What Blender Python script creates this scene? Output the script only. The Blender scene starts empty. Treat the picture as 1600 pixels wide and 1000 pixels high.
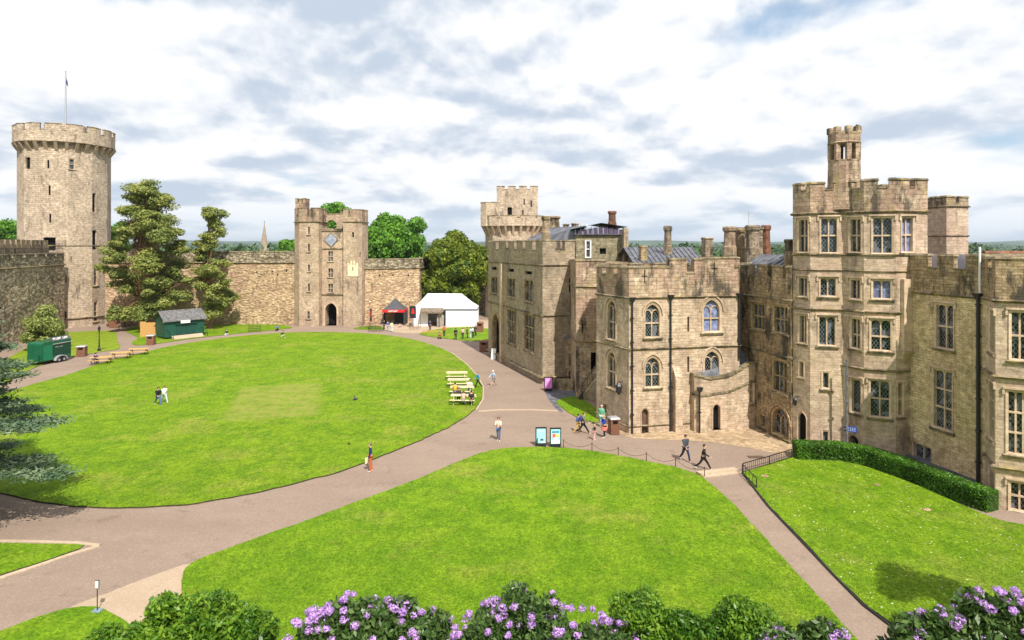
import bpy, math, random
import numpy as np
from mathutils import Vector, Matrix
R = math.radians
random.seed(7); rng = np.random.default_rng(7)
sc = bpy.context.scene; col = sc.collection
# ---------------------------------------------------------------- camera, sky, sun, exposure
H = 14.0                       # camera height above the courtyard
cam_d = bpy.data.cameras.new('camera'); cam = bpy.data.objects.new('camera', cam_d); col.objects.link(cam)
cam.location = (0, 0, H); cam.rotation_euler = (R(90), 0, 0)
cam_d.sensor_width = 36; cam_d.lens = 22.5; cam_d.shift_y = -0.072; cam_d.clip_end = 20000; cam_d.clip_start = .1
sc.camera = cam
SUN_EL = R(50); SUN_DIR = Vector((0.36, -0.933, 0)).normalized()     # horizontal direction towards the sun
sd = bpy.data.lights.new('sun', 'SUN'); sun = bpy.data.objects.new('sun', sd); col.objects.link(sun)
sd.energy = 4.9; sd.angle = R(0.5); sd.color = (1, .95, .86)
tosun = Vector((SUN_DIR.x*math.cos(SUN_EL), SUN_DIR.y*math.cos(SUN_EL), math.sin(SUN_EL)))
sun.rotation_euler = tosun.to_track_quat('Z', 'Y').to_euler(); sun.location = (20, -30, 60)
w = bpy.data.worlds.new('World'); sc.world = w; w.use_nodes = True
def world_nodes():
    nt = w.node_tree; N = nt.nodes; L = nt.links; N.clear()
    out = N.new('ShaderNodeOutputWorld'); bg = N.new('ShaderNodeBackground'); L.new(bg.outputs[0], out.inputs[0])
    sky = N.new('ShaderNodeTexSky'); sky.sky_type = 'NISHITA'; sky.sun_disc = False
    sky.sun_elevation = SUN_EL; sky.sun_rotation = math.atan2(SUN_DIR.x, SUN_DIR.y)
    def math_(op, a, b=None, c=None):
        n = N.new('ShaderNodeMath'); n.operation = op
        for i, v in enumerate((a, b, c)):
            if v is None: continue
            if isinstance(v, (int, float)): n.inputs[i].default_value = v
            else: L.new(v, n.inputs[i])
        return n.outputs[0]
    def mixc(f, a, b):
        n = N.new('ShaderNodeMix'); n.data_type = 'RGBA'; n.clamp_factor = True
        if isinstance(f, (int, float)): n.inputs[0].default_value = f
        else: L.new(f, n.inputs[0])
        for s, v in ((n.inputs[6], a), (n.inputs[7], b)):
            if isinstance(v, tuple): s.default_value = (*v, 1)
            else: L.new(v, s)
        return n.outputs[2]
    def ramp(v, p0, p1):
        n = N.new('ShaderNodeMapRange'); n.interpolation_type = 'SMOOTHSTEP'; L.new(v, n.inputs[0])
        n.inputs[1].default_value = p0; n.inputs[2].default_value = p1; return n.outputs[0]
    tc = N.new('ShaderNodeTexCoord'); sp = N.new('ShaderNodeSeparateXYZ'); L.new(tc.outputs['Generated'], sp.inputs[0])
    def cloudvec(dz, k=1.0):
        lz = math_('LOGARITHM', math_('ADD', math_('MAXIMUM', sp.outputs[2], 0.0), .10+dz), math.e)
        cx = N.new('ShaderNodeCombineXYZ'); L.new(math_('MULTIPLY', sp.outputs[0], 4.6*k), cx.inputs[0]); L.new(math_('MULTIPLY_ADD', sp.outputs[1], 2.0*k, SEED), cx.inputs[1]); L.new(math_('MULTIPLY', lz, 2.5*k), cx.inputs[2])
        return cx.outputs[0]
    def noise(vec, s, d, r=.55, dist=0.0):
        n = N.new('ShaderNodeTexNoise'); L.new(vec, n.inputs['Vector']); n.inputs['Scale'].default_value = s
        n.inputs['Detail'].default_value = d; n.inputs['Roughness'].default_value = r; n.inputs['Distortion'].default_value = dist
        return n.outputs[0]
    p = cloudvec(0); q = cloudvec(.022)
    d1 = noise(p, 1.2, 8, .50, .1); d2 = noise(q, 1.2, 8, .50, .1); big = noise(p, .5, 2)
    dens = math_('ADD', math_('MULTIPLY', d1, .7), math_('MULTIPLY', big, .3))
    cover = ramp(math_('SUBTRACT', dens, math_('MULTIPLY', math_('MULTIPLY', ramp(sp.outputs[0], .12, .60), ramp(sp.outputs[2], .20, .36)), .16)), .27, .42)
    lit = math_('MULTIPLY_ADD', math_('SUBTRACT', d1, d2), 4.0, .62)      # bright tops, greyer undersides
    shade = math_('SUBTRACT', lit, math_('MULTIPLY', ramp(big, .42, .70), .42))
    cl = mixc(ramp(shade, .0, .70), (.55, .635, .755), (.98, .985, 1.0))
    skyc = N.new('ShaderNodeVectorMath'); skyc.operation = 'SCALE'; L.new(sky.outputs[0], skyc.inputs[0]); skyc.inputs[3].default_value = .13
    blue = mixc(.45, skyc.outputs[0], (.50, .72, .95))
    cc = mixc(cover, blue, cl)
    cc = mixc(math_('MULTIPLY', ramp(sp.outputs[2], .09, -.01), .5), cc, (.66, .79, .92))
    L.new(cc, bg.inputs[0]); bg.inputs[1].default_value = WORLD_STRENGTH
WORLD_STRENGTH = .84; SEED = 4.3
world_nodes()
sc.view_settings.view_transform = 'Standard'; sc.view_settings.look = 'None'
sc.view_settings.exposure = 0.36; sc.view_settings.gamma = 1
sc.cycles.max_bounces = 6; sc.cycles.diffuse_bounces = 3; sc.cycles.transparent_max_bounces = 4; sc.cycles.use_denoising = True

# ---------------------------------------------------------------- helpers
def G(x, y, z=0.0):            # photo pixel -> point on the level z
    Y = (H-z)*1000/(y-385); return Vector(((x-800)/1000*Y, Y, z))
def PX(x, y, Y):               # photo pixel at a known depth
    return Vector(((x-800)/1000*Y, Y, H-(y-385)*Y/1000))
c12, s12 = math.cos(R(12)), math.sin(R(12))
def AB(a, b): return (a*c12-b*s12, a*s12+b*c12)     # the castle range stands 12 degrees off the view axis

def empty(name, loc=(0,0,0), rz=0, label=None, cat=None, group=None, kind=None):
    o = bpy.data.objects.new(name, None); col.objects.link(o); o.location = loc; o.rotation_euler = (0,0,rz)
    o.empty_display_size = .2; return tag(o, label, cat, group, kind)
def tag(o, label=None, cat=None, group=None, kind=None):
    if label: o['label'] = label
    if cat: o['category'] = cat
    if group: o['group'] = group
    if kind: o['kind'] = kind
    return o
def woff(o):
    v = Vector((0,0,0))
    while o is not None: v += o.location; o = o.parent
    return v
KIDS = {}
class MB:
    def __init__(s): s.v = []; s.f = []; s.uv = []; s.m = []
    def face(s, pts, m=0, uv=None):
        pts = [Vector(p) for p in pts]; i = len(s.v); s.v += pts; s.f.append(list(range(i, i+len(pts)))); s.m.append(m)
        if uv is None:
            n = Vector((0,0,0))
            for k in range(len(pts)): n += pts[k].cross(pts[(k+1) % len(pts)])
            if n.length > 1e-9: n.normalize()
            if abs(n.z) > .8: uv = [(p.x, p.y) for p in pts]
            else:
                t = Vector((-n.y, n.x, 0)); t = t.normalized() if t.length > 1e-6 else Vector((1,0,0))
                uv = [(p.dot(t), p.z*(1 if abs(n.z) < .3 else 1.3)) for p in pts]
        s.uv += uv
    def hexa(s, b, t, m=0):    # bottom and top rings of any n, CCW from above
        n = len(b)
        for k in range(n): s.face([b[k], b[(k+1) % n], t[(k+1) % n], t[k]], m)
        s.face(list(t), m); s.face(list(reversed(b)), m)
    def box(s, x0, x1, y0, y1, z0, z1, m=0):
        s.hexa([(x0,y0,z0),(x1,y0,z0),(x1,y1,z0),(x0,y1,z0)], [(x0,y0,z1),(x1,y0,z1),(x1,y1,z1),(x0,y1,z1)], m)
    def bar(s, a, b, w, h=None, m=0, up=(0,0,1)):
        a = Vector(a); b = Vector(b); d = (b-a).normalized(); u = Vector(up)
        if abs(d.dot(u)) > .98: u = Vector((1,0,0))
        r = d.cross(u).normalized()*w/2; t = r.cross(d).normalized()*(h or w)/2
        s.hexa([a-r-t, a+r-t, a+r+t, a-r+t], [b-r-t, b+r-t, b+r+t, b-r+t], m)
    def tube(s, pts, rad, n=8, m=0, cap=True):
        pts = [Vector(p) for p in pts]; rads = rad if isinstance(rad, (list, tuple)) else [rad]*len(pts); rings = []
        for i, p in enumerate(pts):
            d = (pts[min(i+1, len(pts)-1)]-pts[max(i-1, 0)]).normalized()
            u = Vector((0,0,1)) if abs(d.z) < .9 else Vector((1,0,0)); r = d.cross(u).normalized(); t = r.cross(d)
            rings.append([p+(r*math.cos(k*2*math.pi/n)+t*math.sin(k*2*math.pi/n))*rads[i] for k in range(n)])
        for i in range(len(rings)-1):
            for k in range(n): s.face([rings[i][k], rings[i][(k+1) % n], rings[i+1][(k+1) % n], rings[i+1][k]], m)
        if cap: s.face(list(reversed(rings[0])), m); s.face(rings[-1], m)
    def lathe(s, c, prof, n=10, m=0, rot=0.0):
        rings = [[(c[0]+r*math.cos(k*2*math.pi/n+rot), c[1]+r*math.sin(k*2*math.pi/n+rot), c[2]+z) for k in range(n)] for r, z in prof]
        for i in range(len(rings)-1):
            for k in range(n): s.face([rings[i][k], rings[i][(k+1) % n], rings[i+1][(k+1) % n], rings[i+1][k]], m)
        s.face(list(reversed(rings[0])), m); s.face(rings[-1], m)
    def build(s, name, mats, parent=None, smooth=False):
        off = woff(parent) if parent is not None else Vector((0,0,0))
        me = bpy.data.meshes.new(name)
        me.from_pydata([tuple(p-off) for p in s.v], [], s.f)
        if not isinstance(mats, (list, tuple)): mats = [mats]
        for m_ in mats: me.materials.append(m_)
        uvl = me.uv_layers.new(name='UVMap'); uvl.data.foreach_set('uv', np.array(s.uv, dtype=np.float32).ravel())
        me.polygons.foreach_set('material_index', s.m)
        if smooth: me.polygons.foreach_set('use_smooth', [True]*len(s.f))
        me.update()
        o = bpy.data.objects.new(name, me); col.objects.link(o)
        if parent is not None: o.parent = parent; KIDS.setdefault(parent.name, []).append(o)
        return o
def copy_tree(o, parent=None):
    c = o.copy(); col.objects.link(c)
    if parent is not None: c.parent = parent
    for ch in KIDS.get(o.name, []):
        k = copy_tree(ch, c); KIDS.setdefault(c.name, []).append(k)
    return c

# ---------------------------------------------------------------- materials
def newmat(name):
    m = bpy.data.materials.new(name); m.use_nodes = True; nt = m.node_tree; nt.nodes.clear()
    out = nt.nodes.new('ShaderNodeOutputMaterial'); b = nt.nodes.new('ShaderNodeBsdfPrincipled'); nt.links.new(b.outputs[0], out.inputs[0])
    return m, nt, b
class NT:
    def __init__(s, nt): s.nt = nt; s.N = nt.nodes; s.L = nt.links
    def put(s, sock, v):
        if hasattr(v, 'is_output') or hasattr(v, 'links'): s.L.new(v, sock)
        elif isinstance(v, tuple): sock.default_value = (*v, 1) if len(v) == 3 and sock.type == 'RGBA' else v
        else: sock.default_value = v
    def mix(s, f, a, b, mode='MIX'):
        n = s.N.new('ShaderNodeMix'); n.data_type = 'RGBA'; n.blend_type = mode; n.clamp_factor = True
        s.put(n.inputs[0], f); s.put(n.inputs[6], a); s.put(n.inputs[7], b); return n.outputs[2]
    def noise(s, vec, sc_, d=4, r=.55, dist=0):
        n = s.N.new('ShaderNodeTexNoise'); s.L.new(vec, n.inputs['Vector']); n.inputs['Scale'].default_value = sc_
        n.inputs['Detail'].default_value = d; n.inputs['Roughness'].default_value = r; n.inputs['Distortion'].default_value = dist; return n.outputs[0]
    def ramp(s, v, a, b, lo=0.0, hi=1.0):
        n = s.N.new('ShaderNodeMapRange'); n.interpolation_type = 'SMOOTHSTEP'; s.L.new(v, n.inputs[0])
        for i, q in zip((1, 2, 3, 4), (a, b, lo, hi)): n.inputs[i].default_value = q
        return n.outputs[0]
    def math(s, op, a, b=0.0):
        n = s.N.new('ShaderNodeMath'); n.operation = op; s.put(n.inputs[0], a); s.put(n.inputs[1], b); return n.outputs[0]
    def geo(s): return s.N.new('ShaderNodeNewGeometry').outputs
    def tc(s): return s.N.new('ShaderNodeTexCoord').outputs
    def mapv(s, vec, scale):
        n = s.N.new('ShaderNodeMapping'); s.L.new(vec, n.inputs[0]); n.inputs['Scale'].default_value = scale; return n.outputs[0]
    def bump(s, h, strength, dist, b):
        n = s.N.new('ShaderNodeBump'); s.L.new(h, n.inputs['Height']); n.inputs['Strength'].default_value = strength; n.inputs['Distance'].default_value = dist
        s.L.new(n.outputs[0], b.inputs['Normal'])
def stone(name, c1, c2, mortar, bw=.55, bh=.27, stain=.5, staincol=(.05,.045,.035), lichen=.15, rubble=False, rough=.9, pink=0.0, soft=0.0):
    m, nt, b = newmat(name); T = NT(nt); pos = T.geo()['Position']; uv = T.tc()['UV']
    wob = T.N.new('ShaderNodeVectorMath'); wob.operation = 'MULTIPLY_ADD'
    nz = T.N.new('ShaderNodeTexNoise'); T.L.new(uv, nz.inputs['Vector']); nz.inputs['Scale'].default_value = 1.3
    T.L.new(nz.outputs['Color'], wob.inputs[0]); wob.inputs[1].default_value = (.12, .07, 0) if not rubble else (.5, .4, 0); T.L.new(uv, wob.inputs[2])
    if rubble:
        mp = T.mapv(wob.outputs[0], (1/bw, 1/bh, 1))
        vo = T.N.new('ShaderNodeTexVoronoi'); T.L.new(mp, vo.inputs['Vector']); vo.inputs['Scale'].default_value = 1
        sp = T.N.new('ShaderNodeSeparateColor'); T.L.new(vo.outputs['Color'], sp.inputs[0])
        base = T.mix(sp.outputs[0], c1, c2); edge = T.ramp(vo.outputs['Distance'], .45, .7)
        base = T.mix(T.math('MULTIPLY', edge, .75), base, mortar); hgt = T.math('SUBTRACT', 1.0, vo.outputs['Distance'])
    else:
        br = T.N.new('ShaderNodeTexBrick'); T.L.new(wob.outputs[0], br.inputs['Vector'])
        br.inputs['Color1'].default_value = (0,0,0,1); br.inputs['Color2'].default_value = (1,1,1,1); br.inputs['Mortar'].default_value = (.5,.5,.5,1)
        br.inputs['Scale'].default_value = 1; br.inputs['Brick Width'].default_value = bw; br.inputs['Row Height'].default_value = bh
        br.inputs['Mortar Size'].default_value = .014; br.inputs['Mortar Smooth'].default_value = .4; br.inputs['Bias'].default_value = 0
        b2 = T.N.new('ShaderNodeTexBrick'); T.L.new(wob.outputs[0], b2.inputs['Vector']); b2.offset = .37; b2.squash = .8
        for nm, v in (('Color1',(0,0,0,1)),('Color2',(1,1,1,1)),('Mortar',(.5,.5,.5,1)),('Scale',1),('Brick Width',bw*.62),('Row Height',bh*.66),('Mortar Size',.012),('Mortar Smooth',.4),('Bias',0)): b2.inputs[nm].default_value = v
        sw = T.ramp(T.noise(pos, .45, 3), .49, .53); bc = T.mix(sw, br.outputs['Color'], b2.outputs['Color']); bf = T.mix(sw, br.outputs['Fac'], b2.outputs['Fac'])
        base = T.mix(T.ramp(bc, -.1, 1.1, .08, .92), c1, c2)
        base = T.mix(T.math('MULTIPLY', bf, .7*(1-soft*.35)), base, mortar); hgt = T.math('SUBTRACT', 1.0, bf)
    n1 = T.noise(pos, .35, 5, .6); n2 = T.noise(pos, 2.3, 6, .65); n3 = T.noise(T.mapv(pos, (1,1,.35)), .9, 8, .7); n4 = T.noise(T.mapv(pos, (1.6,1.6,7)), 1.2, 6, .75)
    base = T.mix(.8*(1-soft*.6), base, T.mix(T.ramp(n4, .36, .62), (.70,.66,.61), (1.17,1.165,1.16)), 'MULTIPLY')
    base = T.mix(.75, base, T.mix(T.ramp(n1, .35, .68), (.82,.78,.72), (1.18,1.14,1.05)), 'MULTIPLY')
    base = T.mix(.9*(1-soft*.35), base, T.mix(T.ramp(n2, .3, .7), (.70,.67,.63), (1.26,1.25,1.23)), 'MULTIPLY')
    if pink > 0: base = T.mix(T.ramp(T.noise(pos, .5, 3), .42, .6, 0, pink), base, (.40,.24,.18))
    base = T.mix(T.ramp(T.noise(pos, 1.1, 7, .7), .53, .64, 0, lichen), base, (.36,.28,.06))
    base = T.mix(T.ramp(n3, .54 if stain < .8 else .49, .66 if stain < .8 else .62, 0, stain), base, staincol)
    base = T.mix(T.ramp(T.noise(T.mapv(pos, (2.2,2.2,1.1)), 1.9, 6, .8), .56, .66, 0, stain*stain*.9), base, staincol)
    T.L.new(base, b.inputs['Base Color']); b.inputs['Roughness'].default_value = rough
    b.inputs['Specular IOR Level'].default_value = .2
    hh = T.math('ADD', T.math('MULTIPLY', hgt, .6), T.math('MULTIPLY', n2, 1.0)); T.bump(hh, .9*(1-soft*.5), (.07*(1-soft*.45)) if not rubble else .2, b)
    return m
def plain(name, c, rough=.6, metal=0.0, var=.18, scale=6.0, spec=.4, bump=0.0):
    m, nt, b = newmat(name); T = NT(nt); pos = T.tc()['Object']
    n = T.noise(pos, scale, 4); k = 1-var; q = 1+var
    cc = T.mix(1.0, T.mix(T.ramp(n, .3, .7), (k,k,k), (q,q,q)), c, 'MULTIPLY'); T.L.new(cc, b.inputs['Base Color'])
    b.inputs['Roughness'].default_value = rough; b.inputs['Metallic'].default_value = metal; b.inputs['Specular IOR Level'].default_value = spec
    if bump: T.bump(n, .6, bump, b)
    return m
def leafmat(name, ca, cb, rough=.55, tr=.25, clump=None):
    m, nt, b = newmat(name); T = NT(nt); g = T.geo(); r = g['Random Per Island']
    c = T.mix(r, ca, cb)
    if clump: c = T.mix(T.ramp(T.noise(g['Position'], clump[0], 3), .42, .62), c, T.mix(r, clump[1], clump[2]))
    T.L.new(c, b.inputs['Base Color']); b.inputs['Roughness'].default_value = rough; b.inputs['Specular IOR Level'].default_value = .3
    t = T.N.new('ShaderNodeBsdfTranslucent'); T.L.new(c, t.inputs[0]); mx = T.N.new('ShaderNodeMixShader'); mx.inputs[0].default_value = tr
    T.L.new(b.outputs[0], mx.inputs[1]); T.L.new(t.outputs[0], mx.inputs[2])
    T.L.new(mx.outputs[0], [n for n in T.N if n.type == 'OUTPUT_MATERIAL'][0].inputs[0]); return m
def grass(name, ca, cb, cdry, dry=.4, stripes=0.0, daisies=False, patch=False):
    m, nt, b = newmat(name); T = NT(nt); pos = T.geo()['Position']
    base = T.mix(T.ramp(T.noise(pos, .5, 6, .68), .36, .64), ca, cb)
    base = T.mix(T.ramp(T.noise(pos, .17, 7, .72), .50, .66, 0, dry), base, cdry)
    base = T.mix(T.ramp(T.noise(pos, .9, 7, .75), .56, .70, 0, dry*.8), base, cdry)
    fine = T.noise(pos, 8.0, 6, .85); mid = T.noise(T.mapv(pos, (1, .55, 1)), 2.4, 6, .8)
    base = T.mix(1.0, base, T.mix(T.ramp(fine, .32, .68), (.50,.54,.45), (1.5,1.45,1.5)), 'MULTIPLY')
    base = T.mix(.6, base, T.mix(T.ramp(mid, .34, .66), (.62,.68,.5), (1.32,1.25,1.3)), 'MULTIPLY')
    if patch:                                                      # the square of worn turf on the oval lawn
        mp = T.N.new('ShaderNodeMapping'); mp.vector_type = 'TEXTURE'; T.L.new(pos, mp.inputs[0]); mp.inputs['Location'].default_value = (-21.3,58,0); mp.inputs['Rotation'].default_value = (0,0,R(16)); s2 = T.N.new('ShaderNodeSeparateXYZ'); T.L.new(mp.outputs[0], s2.inputs[0])
        k = T.math('MULTIPLY', T.ramp(T.math('ABSOLUTE', s2.outputs[0]), 4.3, 3.1), T.ramp(T.math('ABSOLUTE', s2.outputs[1]), 7.2, 5.9)); k = T.math('MULTIPLY', k, T.ramp(T.noise(pos, .9, 6, .7), .33, .62, .15, .75)); base = T.mix(k, base, (.27,.27,.06))
    if stripes:
        wv = T.N.new('ShaderNodeTexWave'); T.L.new(T.mapv(pos, (.35, 1, 0)), wv.inputs['Vector']); wv.inputs['Scale'].default_value = .45; wv.inputs['Distortion'].default_value = .6
        base = T.mix(T.math('MULTIPLY', wv.outputs['Fac'], stripes), base, (.22,.27,.03))
    if daisies:
        vo = T.N.new('ShaderNodeTexVoronoi'); T.L.new(pos, vo.inputs['Vector']); vo.inputs['Scale'].default_value = 3.4
        k = T.math('MULTIPLY', T.math('LESS_THAN', vo.outputs['Distance'], .12), T.ramp(T.noise(pos, .5, 2), .45, .55))
        base = T.mix(k, base, (.75,.75,.6))
    T.L.new(base, b.inputs['Base Color']); b.inputs['Roughness'].default_value = .85; b.inputs['Specular IOR Level'].default_value = .12
    T.bump(T.math('ADD', fine, mid), .8, .07, b); return m
def gravel(name, ca, cb, fs=14.0, wear=.25):
    m, nt, b = newmat(name); T = NT(nt); pos = T.geo()['Position']
    n = T.noise(pos, fs, 6, .9); base = T.mix(T.ramp(n, .25, .75), ca, cb)
    vo = T.N.new('ShaderNodeTexVoronoi'); T.L.new(pos, vo.inputs['Vector']); vo.inputs['Scale'].default_value = 11
    sp = T.N.new('ShaderNodeSeparateColor'); T.L.new(vo.outputs['Color'], sp.inputs[0]); base = T.mix(T.math('MULTIPLY', T.math('GREATER_THAN', sp.outputs[0], .8), .18), base, (cb[0]*1.3, cb[1]*1.3, cb[2]*1.3))
    base = T.mix(T.ramp(T.noise(T.mapv(pos, (.6, 1.4, 1)), .25, 5, .6), .35, .7, 0, wear), base, (ca[0]*.75, ca[1]*.72, ca[2]*.72))
    base = T.mix(T.ramp(T.noise(pos, 1.3, 5, .7), .56, .72, 0, .3), base, cb)
    base = T.mix(T.ramp(T.noise(T.mapv(pos, (1,1,1)), .6, 8, .75), .56, .66, 0, .35), base, (ca[0]*.62, ca[1]*.60, ca[2]*.60))
    base = T.mix(T.ramp(T.noise(pos, 3.5, 3, .6), .70, .76, 0, .5), base, (ca[0]*.4, ca[1]*.38, ca[2]*.36))
    T.L.new(base, b.inputs['Base Color']); b.inputs['Roughness'].default_value = .92; b.inputs['Specular IOR Level'].default_value = .15
    T.bump(n, .5, .03, b); return m
M = {}
M['tan'] = stone('tan_stone', (0.499,0.401,0.317), (0.576,0.472,0.378), (0.342,0.280,0.219), .55, .25, .35, lichen=.10, pink=.15, soft=.4)
M['tan_tower'] = stone('tower_stone', (0.482,0.384,0.304), (0.564,0.457,0.369), (0.331,0.269,0.213), .55, .25, .5, lichen=.16, pink=.25, soft=.5)
M['ochre'] = stone('lightened_ochre_coursed_stone', (.555,.445,.275), (.69,.575,.38), (.36,.27,.17), .42, .17, .45, lichen=.2, pink=.12)  # ochre stone, lightened to stand in for sunlight this wall does not catch
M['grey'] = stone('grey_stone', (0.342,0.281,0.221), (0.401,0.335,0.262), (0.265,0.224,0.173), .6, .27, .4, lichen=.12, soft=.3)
M['pinkw'] = stone('pink_weathered_stone', (.34,.26,.20), (.56,.46,.36), (.24,.19,.15), .6, .3, .85, lichen=.4, pink=.5)
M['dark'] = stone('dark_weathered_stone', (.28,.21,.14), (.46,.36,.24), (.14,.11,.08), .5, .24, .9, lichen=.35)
M['par'] = stone('parapet_stone', (.29,.235,.165), (.44,.37,.28), (.16,.13,.1), .6, .3, .9, lichen=.45, pink=.25)
M['far'] = stone('gatehouse_stone', (0.452,0.359,0.282), (0.529,0.427,0.338), (0.331,0.269,0.196), .7, .32, .55, lichen=.12, pink=.2, soft=.3)
M['guy'] = stone('round_tower_stone', (0.490,0.411,0.337), (0.595,0.502,0.416), (0.298,0.246,0.185), .9, .34, .5, lichen=.12, pink=.1, soft=.0)
M['rubble'] = stone('rubble_wall_stone', (0.460,0.331,0.219), (0.681,0.539,0.385), (.30,.22,.15), .62, .26, .40, lichen=.2, rubble=True, pink=.25)
M['rubgrey'] = stone('grey_rubble_stone', (.23,.20,.15), (.52,.46,.37), (.10,.085,.06), .6, .26, .75, lichen=.2, rubble=True)
M['rubmix'] = stone('mottled_rubble_stone', (.40,.335,.26), (.74,.65,.52), (.12,.1,.075), .75, .34, .7, lichen=.2, rubble=True, pink=.2)
M['trim'] = stone('dressed_stone', (0.515,0.400,0.305), (0.585,0.465,0.360), (0.496,0.403,0.311), 1.3, .6, .35, lichen=.15, soft=1.0)
M['trimd'] = stone('weathered_dressed_stone', (.30,.22,.14), (.46,.36,.24), (.22,.16,.1), 1.3, .6, .6, lichen=.2)
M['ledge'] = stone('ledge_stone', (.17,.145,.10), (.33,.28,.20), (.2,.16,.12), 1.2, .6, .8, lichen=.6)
M['chim'] = stone('sooty_chimney_stone', (.20,.165,.125), (.42,.37,.30), (.12,.1,.08), .5, .25, .95, lichen=.25, pink=.08)
M['red'] = stone('red_brick', (.20,.085,.06), (.32,.16,.11), (.2,.15,.12), .3, .12, .5, lichen=.05)
M['green_stone'] = stone('green_grey_stone', (0.248,0.231,0.158), (0.350,0.322,0.228), (.18,.17,.12), .5, .24, .4, lichen=.3)
M['lead'] = plain('lead_roof', (.115,.118,.135), .65, .0, .4, 1.5)
M['slate'] = plain('slate_roof', (.13,.125,.125), .75, 0, .4, 3)
M['iron'] = plain('black_iron', (.02,.02,.025), .45)
M['void'] = plain('dark_interior', (.012,.011,.010), .9, 0, .2, 1, .05)
M['wood'] = plain('brown_oak', (.13,.07,.045), .7, 0, .4, 9)
M['curtain'] = plain('pale_blue_curtain', (.17,.20,.34), .7, 0, .5, 3)
M['white'] = plain('white_canvas', (.80,.80,.80), .8, 0, .03, 2)
M['whitepaint'] = plain('white_paint', (.78,.78,.76), .5, 0, .05)
M['hutgreen'] = plain('dark_green_boards', (.012,.075,.05), .5, 0, .3, 5)
M['trailgreen'] = plain('glossy_green_paint', (.008,.10,.05), .25, 0, .15, 2)
M['fencewood'] = plain('orange_timber', (.55,.30,.10), .75, 0, .25, 9)
M['tablewood'] = plain('pale_timber', (.62,.54,.33), .75, 0, .2, 7)
M['tableorange'] = plain('orange_stained_timber', (.60,.36,.12), .75, 0, .2, 7)
M['binwood'] = plain('reddish_bin_slats', (.20,.09,.05), .75, 0, .35, 12)
M['pipe'] = plain('dull_grey_pipe', (.16,.16,.18), .5, .2, .3, 3)
M['grey_metal'] = plain('grey_galvanised_metal', (.42,.42,.43), .45, .3, .15)
M['gazred'] = plain('red_canvas', (.55,.02,.02), .8); M['gazgrey'] = plain('charcoal_canvas', (.07,.07,.08), .8)
M['pink'] = plain('magenta_poster', (.85,.28,.78), .5, 0, .12, 5); M['poster_blue'] = plain('light_blue_poster', (.36,.72,.85), .4, 0, .12, 4)
M['bark'] = plain('tree_bark', (.11,.07,.05), .9, 0, .35, 3, .1, .05); M['pinebark'] = plain('reddish_pine_bark', (.24,.13,.08), .9, 0, .35, 2, .1, .05)
def glassmat():
    m, nt, b = newmat('leaded_glass'); T = NT(nt); uv = T.tc()['UV']; sp = T.N.new('ShaderNodeSeparateXYZ'); T.L.new(uv, sp.inputs[0])
    def line(sg):
        s = T.math('ADD', T.math('MULTIPLY', sp.outputs[0], 4.6), T.math('MULTIPLY', sp.outputs[1], 3.2*sg))
        return T.math('LESS_THAN', T.math('ABSOLUTE', T.math('SUBTRACT', T.math('FRACT', s), .5)), .06)
    k = T.math('MAXIMUM', line(1), line(-1))
    pos = T.geo()['Position']; nz = T.ramp(T.noise(pos, .9, 3), .45, .62)
    base = T.mix(nz, (.006,.008,.010), (.02,.028,.032)); base = T.mix(T.ramp(T.noise(pos, 1.7, 2), .54, .58), base, (.13,.13,.165)); base = T.mix(k, base, (.17,.205,.205))  # lavender-grey patches paint reflections into the glass colour
    T.L.new(base, b.inputs['Base Color']); b.inputs['Roughness'].default_value = .12; b.inputs['Specular IOR Level'].default_value = .35
    T.bump(T.noise(pos, 5, 2), .25, .03, b); return m
M['glass'] = glassmat()
# ---------------------------------------------------------------- walls with real openings
class O:                       # an opening given by its outline in the photo; it lands on the wall it belongs to
    def __init__(s, x0, y0, x1, y1, kind='rect', lights=2, tr=(.5,), typ='window', depth=.28, w=.13, glass='glass', hood=True, sill=True, mat=None, label=None, proud=.05):
        s.__dict__.update(locals())
def s_of(P0, d, x):
    rx = (x-800)/1000; return (rx*P0.y-P0.x)/(d.x-rx*d.y)
def arch_pts(h, rise, n=7):    # from (-h,0) over (0,rise) to (h,0)
    Rr = (h*h+rise*rise)/(2*h); pm = math.acos(max(-1, min(1, (Rr-h)/Rr)))
    L = [(-h+Rr-Rr*math.cos(pm*k/n), Rr*math.sin(pm*k/n)) for k in range(n+1)]
    return L + [(-x, y) for x, y in reversed(L[:-1])]
class Wall:
    def __init__(s, P0, P1):
        s.P0 = Vector((P0[0], P0[1], 0)); s.P1 = Vector((P1[0], P1[1], 0)); v = s.P1-s.P0; s.len = v.length; s.d = v/s.len; s.n = Vector((s.d.y, -s.d.x, 0))
    def P(s, a, z, o=0.0): q = s.P0+s.d*a+s.n*o; return Vector((q.x, q.y, z))
    def front(s): m = (s.P0+s.P1)/2; return s.n.dot(-m) > 0
    def xr(s): return 800+1000*s.P0.x/s.P0.y, 800+1000*s.P1.x/s.P1.y
    def lbox(s, mb, a0, a1, z0, z1, o0, o1, m=0):
        P = s.P; mb.hexa([P(a0,z0,o1), P(a1,z0,o1), P(a1,z0,o0), P(a0,z0,o0)], [P(a0,z1,o1), P(a1,z1,o1), P(a1,z1,o0), P(a0,z1,o0)], m)
    def local(s, x, y): a = s_of(s.P0, s.d, x); Y = s.P0.y+a*s.d.y; return a, H-(y-385)*Y/1000
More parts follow.
